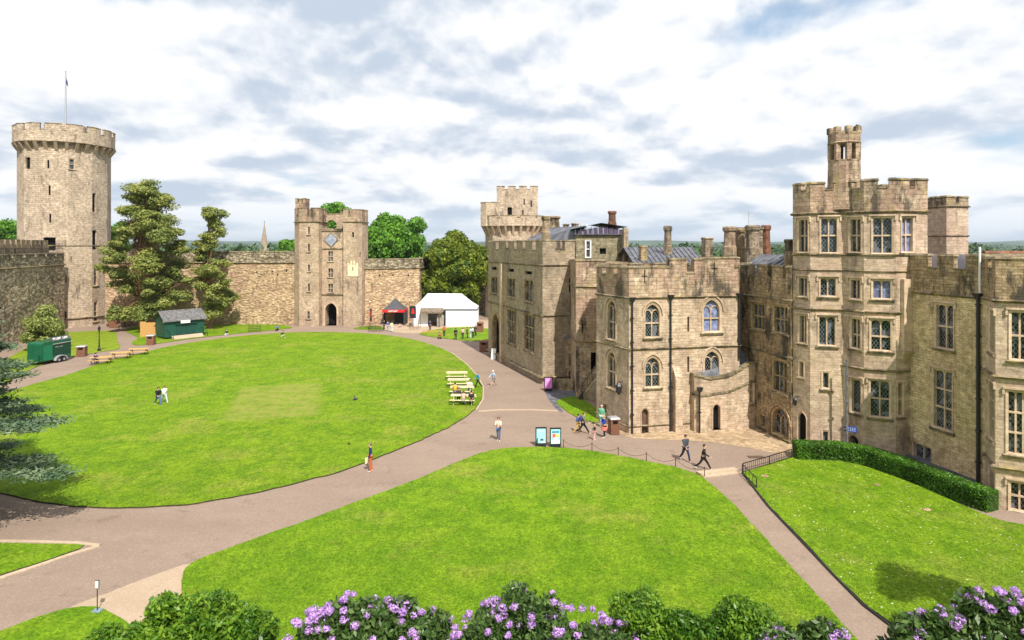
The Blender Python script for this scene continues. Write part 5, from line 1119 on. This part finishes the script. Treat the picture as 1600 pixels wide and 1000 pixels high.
def marks(words_, w_, h_, loc, rot, mat, par):                    # small strokes where the photo's lettering is too small to read
    mb = MB(); L_ = sum(words_)+len(words_)-1; x_ = -w_/2; st_ = w_/L_
    for nw in words_:
        for k_ in range(nw):
            q_ = (k_*7+nw*3) % 4; mb.box(x_, x_+st_*.26, -h_/2, h_/2, 0, .012); mb.box(x_+st_*.26, x_+st_*.78, (-h_/2, h_/2-h_*.24, -h_*.12, -h_/2)[q_], (-h_/2+h_*.24, h_/2, h_*.12, -h_/2+h_*.24)[q_], 0, .012)
            if q_ > 1: mb.box(x_+st_*.55, x_+st_*.78, -h_*.1, h_/2, 0, .0125)
            x_ += st_
        x_ += st_
    o_ = mb.build('lettering', mat); o_.parent = par; o_.location = loc; o_.rotation_euler = rot; return o_
marks((6,4), L_-1.9, .28, ((1.4+L_)/2, .17, 2.86), (R(48),0,0), M['whitepaint'], tr)
marks((5,4), 1.1, .12, (2.3,-.06,1.9), (R(90),0,0), M['grey_metal'], tr)
def guard(mb):
    for k_ in range(10):
        a0, a1 = R(180*k_/10), R(180*(k_+1)/10); c_ = 2.45; f = lambda a_, r_: (c_+r_*1.25*math.cos(a_), .30+r_*.78*math.sin(a_))
        (x0,z0),(x1,z1),(x2,z2),(x3,z3) = f(a0,.72), f(a1,.72), f(a1,.6), f(a0,.6); mb.hexa([(x0,-.28,z0),(x3,-.28,z3),(x3,0,z3),(x0,0,z0)], [(x1,-.28,z1),(x2,-.28,z2),(x2,0,z2),(x1,0,z1)])
tb_('mudguard', guard, M['grey_metal'])
def wheel_at(x_):
    w_ = tb_('wheel', lambda mb: mb.tube([(x_,-.24,.32),(x_,-.04,.32)], .32, 16), M['iron']); tb_('hub', lambda mb: mb.tube([(x_,-.26,.32),(x_,-.23,.32)], .14, 12), M['grey_metal'], tr).parent = w_
for x_ in (2.1, 2.82): wheel_at(x_)
tb_('drawbar', lambda mb: (mb.bar((0,.4,.42),(-1.2,1,.45),.09), mb.bar((0,1.6,.42),(-1.2,1,.45),.09), mb.tube([(-.9,1,0),(-.9,1,.8)], .05, 6), mb.box(-.35,.02,.3,1.7,.55,1.15)), M['trailgreen'])
# green timber hut
P_, Q_ = G(258,531), G(319,524.5); d_ = Q_-P_; L_ = d_.length; hr = empty('timber_hut', P_, R(math.degrees(math.atan2(d_.y, d_.x))), 'dark green timber kiosk hut with felt roof and white name board', 'hut'); Wd = 3.4
hb = lambda name, fn, mats: tb_(name, fn, mats, hr)
def hw_(mb):
    mb.box(0,L_,0,Wd,.25,2.8); mb.face([(0,0,2.8),(0,Wd/2,4.05),(0,Wd,2.8)]); mb.face([(L_,0,2.8),(L_,Wd,2.8),(L_,Wd/2,4.05)])
    k_ = 0
    while k_*.3 < L_: mb.box(k_*.3, k_*.3+.02, -.015, .0, .3, 2.75); k_ += 1
hb('wall', hw_, M['hutgreen'])
def hroof(mb):
    for s_ in (0, 1):
        y0 = -.35 if s_ == 0 else Wd+.35; a_ = [(-.35,y0,2.62),(L_+.35,y0,2.62),(L_+.35,Wd/2,4.12),(-.35,Wd/2,4.12)]
        if s_: a_ = list(reversed(a_))
        mb.hexa(a_, [(p2[0], p2[1], p2[2]+.09) for p2 in a_]) if not s_ else mb.face([(p2[0],p2[1],p2[2]+.09) for p2 in a_])
hb('roof', hroof, M['slate']); hb('name_board', lambda mb: mb.box(L_*.36,L_*.60,-.46,-.40,2.28,2.72), M['whitepaint']);
hb('shutter', lambda mb: (mb.box(L_*.28,L_*.52,-.06,-.005,.55,2.15), mb.box(L_*.53,L_*.76,-.06,-.005,.55,2.15)), plain('green_shutter', (.01,.06,.045), .5)); hb('shutter_shelf', lambda mb: mb.box(L_*.24,L_*.80,-.3,0,2.18,2.26), M['hutgreen'])
hb('ramp', lambda mb: mb.hexa([(.7,-1.1,.0),(L_-.5,-1.1,.0),(L_-.3,0,.0),(.9,0,.0)], [(.7,-1.0,.08),(L_-.5,-1.0,.08),(L_-.3,0,.45),(.9,0,.45)]), M['kerb'])
for x_ in (.3, L_-.4): hb('handrail', lambda mb: (mb.bar((x_,-.05,1.5),(x_+.4,-1.1,.75),.07), mb.bar((x_+.4,-1.1,.75),(x_+.4,-1.1,0),.07)), M['hutgreen'])
hb('lamp', lambda mb: mb.lathe((-.12,.2,2.5), [(.05,0),(.14,.08),(.14,.3),(.05,.4)], 8), M['whitepaint']); hb('lamp', lambda mb: mb.lathe((L_+.12,.2,2.5), [(.05,0),(.14,.08),(.14,.3),(.05,.4)], 8), M['whitepaint'])
fe = empty('timber_screen', G(219,527), R(8), 'orange timber board screen standing left of the green hut', 'fence')
def scr(mb):
    for k_ in range(11): mb.box(k_*.2, k_*.2+.185, 0, .03, .05, 2.25-.01*(k_ % 3)+(.15 if k_ < 4 else 0))
tb_('boards', scr, M['fencewood'], fe); tb_('rail', lambda mb: (mb.box(0,2.2,.04,.1,.5,.6), mb.box(0,2.2,.04,.1,1.7,1.8)), M['fencewood'], fe)
# litter bins
def bin_(x, y, w_, h_, label, mat, topm, rz=0):
    r_ = empty('litter_bin', G(x, y), R(rz), label, 'bin')
    def bb(mb):
        mb.box(-w_/2+.03, w_/2-.03, -w_/2+.03, w_/2-.03, .05, h_)
        n_ = 6
        for k_ in range(n_):
            a_ = -w_/2+w_*k_/n_
            for (x0,x1,y0,y1) in ((a_+.015,a_+w_/n_-.015,-w_/2,-w_/2+.03),(a_+.015,a_+w_/n_-.015,w_/2-.03,w_/2),(-w_/2,-w_/2+.03,a_+.015,a_+w_/n_-.015),(w_/2-.03,w_/2,a_+.015,a_+w_/n_-.015)): mb.box(x0,x1,y0,y1,.03,h_+.01)
    tb_('slatted_body', bb, M[mat], r_); tb_('lid', lambda mb: mb.hexa([(-w_/2-.04,-w_/2-.04,h_+.01),(w_/2+.04,-w_/2-.04,h_+.01),(w_/2+.04,w_/2+.04,h_+.01),(-w_/2-.04,w_/2+.04,h_+.01)], [(-w_/2+.02,-w_/2+.02,h_+.12),(w_/2-.02,-w_/2+.02,h_+.12),(w_/2-.02,w_/2-.02,h_+.12),(-w_/2+.02,w_/2-.02,h_+.12)]), M[topm], r_)
    tb_('opening', lambda mb: mb.box(-w_*.28,w_*.28,-w_/2-.012,-w_/2+.02,h_*.72,h_*.92), M['void'], r_)
bin_(128,557,.95,1.25,'brown slatted litter bin on the striped lawn edge beside the trailer','binwood','grey_metal',15); bin_(236,539,.95,1.3,'grey-brown litter bin in front of the orange timber screen','binwood','grey_metal',10)
bin_(959,678,.68,1.15,'reddish slatted wooden bin with pale lid by the corner of the arched wing','binwood','grey_metal',12); bin_(750,519,1.1,1.5,'dark red-brown box bin at the right end of the marquee','binwood','binwood'); bin_(758,549,1.2,1.3,'dark brown bin beside the great hall doorway','binwood','binwood',-18)
# lamp post
lp = empty('lamp_post', G(155,549), 0, 'black cast-iron lamp post on the striped lawn left of the path', 'lamp post')
tb_('post', lambda mb: mb.lathe((0,0,0), [(.22,0),(.2,.35),(.1,.5),(.07,1.4),(.1,1.45),(.055,1.6),(.05,2.5),(.09,2.55),(.05,2.65)], 10), M['iron'], lp)
tb_('lantern', lambda mb: (mb.lathe((0,0,2.62), [(.08,0),(.2,.45),(.24,.47),(.1,.68),(.03,.8)], 6)), M['iron'], lp); tb_('ladder_bar', lambda mb: mb.bar((-.3,0,2.45),(.3,0,2.45),.035), M['iron'], lp)
# gazebo
gz = empty('gazebo', (-21.0,115,0), 0, 'small pop-up gazebo with charcoal peak and red valance', 'gazebo'); s_ = 1.95
def gpk(mb):
    c_ = [(-s_,-s_,2.75),(s_,-s_,2.75),(s_,s_,2.75),(-s_,s_,2.75)]; m_ = [(x_*.35, y_*.35, 3.95) for x_, y_, _ in c_]; i_ = [(x_*.72, y_*.72, 3.18) for x_, y_, _ in c_]
    for k_ in range(4): q_ = (k_+1) % 4; mb.face([c_[k_], c_[q_], i_[q_], i_[k_]]); mb.face([i_[k_], i_[q_], m_[q_], m_[k_]]); mb.face([m_[k_], m_[q_], (0,0,4.75)])
tb_('canopy', gpk, M['gazgrey'], gz)
tb_('valance', lambda mb: [mb.bar((a_*s_,b_*s_,2.55),(c2*s_,d2*s_,2.55),.04,.5) for a_,b_,c2,d2 in ((-1,-1,1,-1),(1,-1,1,1),(1,1,-1,1),(-1,1,-1,-1))], M['gazred'], gz)
marks((8,), 1.7, .3, (0,-s_-.04,2.55), (R(90),0,0), M['whitepaint'], gz)
for a_ in (-1,1):
    for b_ in (-1,1): tb_('leg', lambda mb: mb.tube([(a_*s_*.97,b_*s_*.97,0),(a_*s_*.97,b_*s_*.97,2.6)], .04, 6), M['gazgrey'], gz)
tb_('side_wall', lambda mb: (mb.box(-s_,s_,s_-.05,s_,.05,2.5), mb.box(-s_,-s_+.04,-s_*.3,s_-.06,.05,2.5), mb.box(s_-.04,s_,-s_*.9,s_-.06,.05,2.5)), M['gazgrey'], gz)
# marquee
mq = empty('marquee', (-11.9,114.5,0), 0, 'large white hipped marquee with a grey eaves band and pleated side', 'marquee'); a0, a1, b0, b1 = -5.7, 5.8, -2.6, 3.2
def mtop(mb):
    e_ = [(a0,b0,3.05),(a1,b0,3.05),(a1,b1,3.05),(a0,b1,3.05)]; r0, r1 = (-3.2,.3,5.55), (2.9,.3,5.5); m0, m1 = (-4.7,.3,3.95), (4.6,.3,3.9)
    mi = [(a0*.78,b0*.55,4.05),(a1*.78,b0*.55,4.0),(a1*.78,b1*.6,4.0),(a0*.78,b1*.6,4.05)]
    mb.face([e_[0],e_[1],mi[1],mi[0]]); mb.face([mi[0],mi[1],r1,r0]); mb.face([e_[1],e_[2],mi[2],mi[1]]); mb.face([mi[1],mi[2],r1]); mb.face([e_[2],e_[3],mi[3],mi[2]]); mb.face([mi[2],mi[3],r0,r1]); mb.face([e_[3],e_[0],mi[0],mi[3]]); mb.face([mi[3],mi[0],r0])
tb_('roof', mtop, M['white'], mq)
tb_('eaves_band', lambda mb: (mb.box(-1.0,a1+.03,b0-.04,b0+.02,2.82,3.06), mb.box(a1-.02,a1+.04,b0+.03,b1,2.72,3.06)), plain('grey_band', (.16,.16,.2), .8), mq)
def mside(mb):
    x_ = .3
    while x_ < a1-.05: mb.hexa([(x_,b0+.05,0),(x_+.11,b0+.02,0),(x_+.22,b0+.05,0),(x_+.11,b0+.1,0)], [(x_,b0+.05,2.72),(x_+.11,b0+.02,2.72),(x_+.22,b0+.05,2.72),(x_+.11,b0+.1,2.72)]); x_ += .2
    mb.box(a1-.08,a1,b0+.15,b1,0,2.72); mb.box(a0,a1-.1,b1-.06,b1,0,2.72); mb.box(a0,a0+.06,b0+.1,b1-.1,0,3); mb.box(a0+.1,-2.8,b0+.02,b0+.08,0,3.0)
tb_('side_wall', mside, M['white'], mq)
tb_('thatched_canopy', lambda mb: mb.hexa([(-4.0,b0-1.6,2.45),(-.2,b0-1.6,2.4),(.1,b0-.05,2.9),(-4.0,b0-.05,2.9)], [(-4.0,b0-1.6,2.75),(-.3,b0-1.6,2.7),(-.2,b0-.05,3.25),(-4.0,b0-.05,3.25)]), plain('weathered_thatch', (.20,.16,.12), .95, 0, .4, 4, .1, .1), mq)
for x_ in (-3.9, -.6): tb_('pole', lambda mb: mb.tube([(x_,b0-1.5,0),(x_,b0-1.5,2.5)], .05, 6), M['wood'], mq)
st = empty('wooden_shield_board', (-12.4,111.0,0), 0, 'weathered grey wooden board with pointed top at the marquee entrance', 'board')
tb_('board', lambda mb: mb.hexa([(-.6,-.05,0),(.6,-.05,0),(.6,.05,0),(-.6,.05,0)], [(-.62,-.05,1.9),(.62,-.05,1.9),(.62,.05,1.9),(-.62,.05,1.9)]) or mb.hexa([(-.62,-.05,1.9),(.62,-.05,1.9),(.62,.05,1.9),(-.62,.05,1.9)], [(-.2,-.05,2.4),(.2,-.05,2.4),(.2,.05,2.4),(-.2,.05,2.4)]), plain('weathered_board', (.30,.26,.22), .9, 0, .3, 3), st)
tb_('brace', lambda mb: mb.bar((0,.05,1.7),(0,.9,0),.06), M['wood'], st)
def banner(x, y, w_, h_, label, hang, rz=0):
    r_ = empty('banner', G(x, y), R(rz), label, 'banner'); tb_('pole', lambda mb: mb.tube([(0,0,0),(0,0,4.6)], .04, 6), M['wood'], r_); tb_('cloth', lambda mb: mb.box(.04,w_,-.015,.015,hang-h_,hang), M['iron'], r_)
    tb_('emblem', lambda mb: mb.hexa([(w_*.25,-.03,hang-h_*.62),(w_*.8,-.03,hang-h_*.62),(w_*.8,-.016,hang-h_*.62),(w_*.25,-.016,hang-h_*.62)], [(w_*.42,-.03,hang-h_*.2),(w_*.65,-.03,hang-h_*.2),(w_*.65,-.016,hang-h_*.2),(w_*.42,-.016,hang-h_*.2)]), M['gazred'], r_)
    tb_('finial', lambda mb: mb.lathe((0,0,4.6), [(.03,0),(.14,.12),(.03,.3)], 8), M['cream'], r_)
banner(640,512,1.1,2.1,'black banner with red emblem hanging between the gazebo and the marquee',3.7); banner(578,516,.35,2.2,'narrow furled dark banner on a pole left of the gazebo',3.6,40)
# wattle hurdles and rails round the tents
def hurdle(x, y, L_, h_, label, mat='wood', rz=0, n_=None):
    r_ = empty('hurdle_fence', G(x, y), R(rz), label, 'fence'); n_ = n_ or int(L_/.22)
    tb_('uprights', lambda mb: [mb.tube([(k_*L_/n_,0,0),(k_*L_/n_,0,h_)], .025, 5) for k_ in range(n_+1)], M[mat], r_); tb_('rails', lambda mb: [mb.bar((0,.02*(-1)**k_,h_*(.3+.3*k_)),(L_,.02*(-1)**k_,h_*(.3+.3*k_)),.04) for k_ in range(3)], M[mat], r_)
hurdle(640,515,1.6,1.0,'brown woven hurdle beneath the black banner'); hurdle(562,514,3.6,1.1,'brown hurdle fence at the foot of the wall right of the gatehouse'); hurdle(388,519.5,2.0,1.1,'short black iron rail section on the grass verge left of the gatehouse','iron'); hurdle(576,519,2.2,1.0,'thin iron hoop rail on the grass left of the gazebo visitors','iron'); hurdle(660,522,3.6,.6,'low pale hoop edging on the small lawn before the marquee','fencewood')
# upright poster boards
def board(x, y, w_, h_, rz, label, face_mat, bits, lean=.0):
    r_ = empty('display_board', G(x, y), R(rz), label, 'sign'); tb_('frame', lambda mb: (mb.box(-w_/2,w_/2,0,.08,.12,h_), mb.box(-w_/2+.05,w_/2-.05,-.15,.3,0,.12)), M['iron'], r_)
    tb_('poster', lambda mb: mb.box(-w_/2+.07,w_/2-.07,-.012,-.001,.24,h_-.1), M[face_mat], r_)
    for nm, x0, x1, z0_, z1_, mt in bits: tb_(nm, lambda mb: mb.box(x0,x1,-.022,-.0125,z0_,z1_), mt, r_)
cm = cloth
board(857,611,.82,1.35,10,'magenta poster board in a dark frame by the great hall corner','pink',[('lettering',-.2,.2,1.0,1.06,cm((.85,.6,.85))),('lettering',-.15,.15,.9,.94,cm((.85,.6,.85)))])
board(845.5,698,.78,1.35,3,'pale blue map board, left of the pair by the front lawn','poster_blue',[('lettering',-.2,.22,1.08,1.12,cm((.85,.85,.85))),('map_shape',-.05,.16,.42,.56,cm((.05,.1,.12))),('map_shape',0,.25,.27,.36,cm((.8,.6,.65)))])
board(868,699,.78,1.35,3,'colourful notice board with white lower panel, right of the pair by the front lawn','poster_blue',[('heading',-.26,.26,1.02,1.12,cm((.02,.2,.35))),('picture',-.22,.0,.68,.95,cm((.7,.15,.12))),('picture',.02,.24,.72,.9,cm((.8,.55,.1))),('picture',-.12,.18,.55,.67,cm((.85,.85,.8))),('text_panel',-.3,.3,.26,.5,cm((.85,.85,.85)))])
# chain barrier
CP = [(840,699),(880.5,701),(925,706),(966,713.5),(1010,722),(1055.5,731),(1101,746)]
pr0 = empty('barrier_post', G(*CP[0]), 0, 'thin iron post immediately left of the pale blue map board', 'post', 'posts of the chain barrier'); tb_('post', lambda mb: mb.lathe((0,0,0), [(.06,0),(.03,.05),(.025,.55),(.045,.6),(.01,.66)], 8), plain('rusty_iron', (.10,.05,.035), .7, 0, .3, 20), pr0)
KIDS[pr0.name] = [c_ for c_ in col.objects if c_.parent == pr0]
PL = ['', 'thin iron post just right of the colourful notice board', 'chain post between the notice board post and the one below the coral-skirted visitor', 'chain post below and right of the wooden bin', 'chain post midway along the barrier in front of the wooden door', 'chain post beside the taller man in grey', 'last chain post, at the top of the narrow path']
CHN = ['', 'slack chain from the notice board to the next post', 'chain sagging in front of the child in pink leggings', 'chain sagging in front of the arched brown door', 'chain sagging left of the taller man in grey', 'last span of chain, beside the person in black']
CHM = plain('dull_chain', (.09,.06,.05), .6, .3, .2, 20)
for i in range(1, 7):
    c_ = copy_tree(pr0); c_.location = G(*CP[i]); c_['label'] = PL[i]
    if i >= 2:
        a_, b_ = G(*CP[i-1])+Vector((0,0,.55)), G(*CP[i])+Vector((0,0,.55)); mb = MB(); mb.tube([a_.lerp(b_, t_/12)-Vector((0,0,.30*(1-(2*t_/12-1)**2))) for t_ in range(13)], .014, 5)
        tag(mb.build('barrier_chain', CHM), CHN[i-1], 'chain', 'chains of the barrier')
# iron railings at the top of the narrow path
def rail(pts, h_, label, n_):
    r_ = empty('iron_railing', pts[0], 0, label, 'railing'); mb = MB(); bb = MB(); pm = MB()
    for i in range(len(pts)-1):
        a_, b_ = pts[i], pts[i+1]; mb.bar(a_+Vector((0,0,h_)), b_+Vector((0,0,h_)), .045); mb.bar(a_+Vector((0,0,.12)), b_+Vector((0,0,.12)), .03)
        for k_ in range(n_+1): q_ = a_.lerp(b_, k_/n_); bb.bar(q_+Vector((0,0,.12)), q_+Vector((0,0,h_)), .02)
        pm.bar(a_, a_+Vector((0,0,h_)), .05); pm.bar(b_, b_+Vector((0,0,h_)), .05)
    mb.build('rail', M['iron'], r_); bb.build('balusters', M['iron'], r_); pm.build('post', M['iron'], r_)
rail([G(1161,740), G(1202,728), G(1237,717)], .62, 'black iron railing running from the narrow path to the end of the hedge', 13); rail([G(1160,741), G(1182,764)], .62, 'short iron handrail sloping down beside the narrow path', 4)
# steps beside the stair block
ss = empty('stone_stair', (6.2,58.5,0), 0, 'dark stone stair with iron handrail climbing behind the small lawn to the stair block', 'stair'); mb = MB()
for k_ in range(12): mb.box(6.0+k_*.17, 8.6, 58.3+.001*k_, 60.4-.001*k_, .24*k_+.0, .24*(k_+1))
mb.build('steps', M['dark'], ss); mb = MB(); mb.hexa([(6.5,57.9,0),(8.5,57.5,0),(8.5,58.2,0),(6.5,58.2,0)], [(6.5,57.9,.6),(8.5,57.5,3.3),(8.5,58.2,3.3),(6.5,58.2,.6)]); mb.build('side_wall', M['grey'], ss)
mb = MB(); mb.bar((6.0,58.1,1.0),(8.3,58.1,4.0),.05)
for k_ in range(6): mb.bar((6.0+k_*.42,58.1,.2+k_*.55),(6.0+k_*.42,58.1,1.05+k_*.55),.035)
mb.build('handrail', M['iron'], ss)
tg = MB(); tg.hexa([(4.0,62.4,0),(5.9,61.9,0),(6.0,62.7,0),(4.2,63.1,0)], [(4.0,62.4,1.0),(5.9,61.9,1.0),(6.0,62.7,1.0),(4.2,63.1,1.0)]); tag(tg.build('stone_trough', M['dark']), 'long low stone block behind the magenta poster board', 'stone block')
# wall lanterns
def wall_lantern(wl, x, y, label, sc_=1.0, out=.35):
    a_, z_ = wl.local(x, y); c_ = wl.P(a_, z_, out); r_ = empty('wall_lantern', c_, 0, label, 'lantern')
    mb = MB(); mb.lathe(tuple(c_), [(.05*sc_,-.35*sc_),(.16*sc_,-.22*sc_),(.2*sc_,.15*sc_),(.22*sc_,.17*sc_),(.08*sc_,.38*sc_)], 6); mb.build('lantern', M['iron'], r_); mb = MB(); mb.bar(c_+Vector((0,0,.42*sc_)), wl.P(a_, z_+.42*sc_, 0), .04); mb.bar(c_+Vector((0,0,.38*sc_)), c_+Vector((0,0,.46*sc_)), .03); mb.build('bracket', M['iron'], r_)
wall_lantern(WB[0], 973, 607, 'black wall lantern on the shaded side of the arched wing', 1.25); wall_lantern(WT[0], 1248, 627, 'black lantern above the pointed tower door', .8)
# freestanding sign
sg_ = empty('post_sign', G(152,957), 0, 'small white notice on a black post standing on the lower left grass', 'sign'); tb_('base', lambda mb: mb.box(-.16,.16,-.12,.12,.04,.09), plain('blue_grey_base', (.2,.26,.32), .5), sg_)
tb_('post', lambda mb: mb.tube([(0,0,.08),(0,0,.95)], .018, 8), M['iron'], sg_); tb_('notice', lambda mb: (mb.box(-.08,.08,-.03,0,.92,1.24), mb.box(-.065,.065,-.04,-.031,.94,1.22,1)), [M['iron'], M['whitepaint']], sg_)
for x_, y_, rr_ in ((1195,746,.22), (1448,799,.2), (1371,760,.16)):
    mb = MB(); c_ = G(x_, y_); mb.lathe((c_.x,c_.y,.08), [(rr_,0),(rr_,.025),(rr_-.03,.03)], 14); tag(mb.build('manhole_cover', M['trimd']), {1195:'small round cover in the grass by the short handrail',1448:'small round cover low on the right lawn',1371:'small round cover on the right lawn near the middle of the hedge'}[x_], 'cover')
mb = MB(); c_ = G(1181,714.5)
for k_ in range(9): mb.box(c_.x-.5+k_*.12, c_.x-.44+k_*.12, c_.y-.22, c_.y+.22, .012, .03)
mb.box(c_.x-.54,c_.x+.56,c_.y-.26,c_.y+.26,.009,.016); tag(mb.build('drain_grate', plain('rusty_grate', (.13,.08,.06), .7)), 'rectangular drain grate set in the gravel before the railing', 'grate')
# birds
def bird(loc, rz, label, fly, s_=1.0):
    r_ = empty('bird', loc, R(rz), label, 'bird')
    def bd(mb): mb.tube([(-.20*s_,0,.0),(-.10*s_,0,.02),(0,0,.03),(.10*s_,0,.06),(.16*s_,0,.1),(.19*s_,0,.1)], [.02*s_,.05*s_,.07*s_,.055*s_,.04*s_,.01*s_], 8)
    tb_('body', bd, cloth((.05,.05,.055)), r_)
    for q_ in (-1, 1):
        if fly: tb_('wing', lambda mb: mb.hexa([(-.08*s_,q_*.04*s_,.02),(.06*s_,q_*.04*s_,.02),(.03*s_,q_*.42*s_,.16*s_),(-.05*s_,q_*.42*s_,.16*s_)], [(-.08*s_,q_*.04*s_,.04),(.06*s_,q_*.04*s_,.04),(.03*s_,q_*.42*s_,.17*s_),(-.05*s_,q_*.42*s_,.17*s_)]), cloth((.04,.04,.045)), r_)
        else: tb_('leg', lambda mb: mb.tube([(0,q_*.03,-.12),(0,q_*.03,0)], .012, 5), cloth((.3,.1,.08)), r_)
bird(PX(555,625,42), 20, 'black bird gliding low over the oval lawn', True, 1.0); bird(PX(1341.5,198,44), 200, 'pigeon perched on the top of the open turret', False, 1.3)

tag(gt_ := empty('garden_gate', G(170,513), R(6), 'reddish wooden gate tucked beside the foot of the round tower'), cat='gate')
tb_('boards', lambda mb: [mb.box(k_*.2, k_*.2+.185, 0, .05, .05, 1.75-.02*(k_ % 2)) for k_ in range(9)], M['binwood'], gt_)
mb = MB(); a_, b_ = G(184,514), G(214,507)
for k_ in range(8): p_, q_ = a_.lerp(b_, k_/8), a_.lerp(b_, (k_+1)/8); hh = .8+.12*mn.noise(Vector((k_*.9,3,1))); o_ = Vector((0,.5,0)); z1_ = Vector((0,0,hh)); mb.hexa([p_, q_, q_+o_, p_+o_], [p_+z1_, q_+z1_, q_+o_+z1_, p_+o_+z1_])
tag(mb.build('low_stone_wall', M['rubmix']), 'low rough stone wall between the reddish gate and the large pine', 'wall')
mb = MB(); pp_ = [G(*q_) for q_ in ((1418,722),(1450,733),(1490,748),(1540,768))]
for i in range(3): a_, b_ = pp_[i], pp_[i+1]; o_ = Vector((.25,.1,0)); u_ = Vector((0,0,.55)); mb.hexa([a_-o_, b_-o_, b_+o_, a_+o_], [a_-o_+u_, b_-o_+u_, b_+o_+u_, a_+o_+u_])
mb.build('light_well_kerb', M['lead'], DGR.root)
ab = empty('pavement_sign', G(772,561), R(-20), 'small white and black pavement sign at the great hall doorway', 'sign')
tb_('panel', lambda mb: mb.hexa([(-.3,-.35,0),(.3,-.35,0),(.3,-.31,0),(-.3,-.31,0)], [(-.3,-.04,1.3),(.3,-.04,1.3),(.3,0,1.3),(-.3,0,1.3)]), M['whitepaint'], ab); tb_('rear_panel', lambda mb: mb.hexa([(-.3,.31,0),(.3,.31,0),(.3,.35,0),(-.3,.35,0)], [(-.3,.01,1.3),(.3,.01,1.3),(.3,.05,1.3),(-.3,.05,1.3)]), M['iron'], ab)
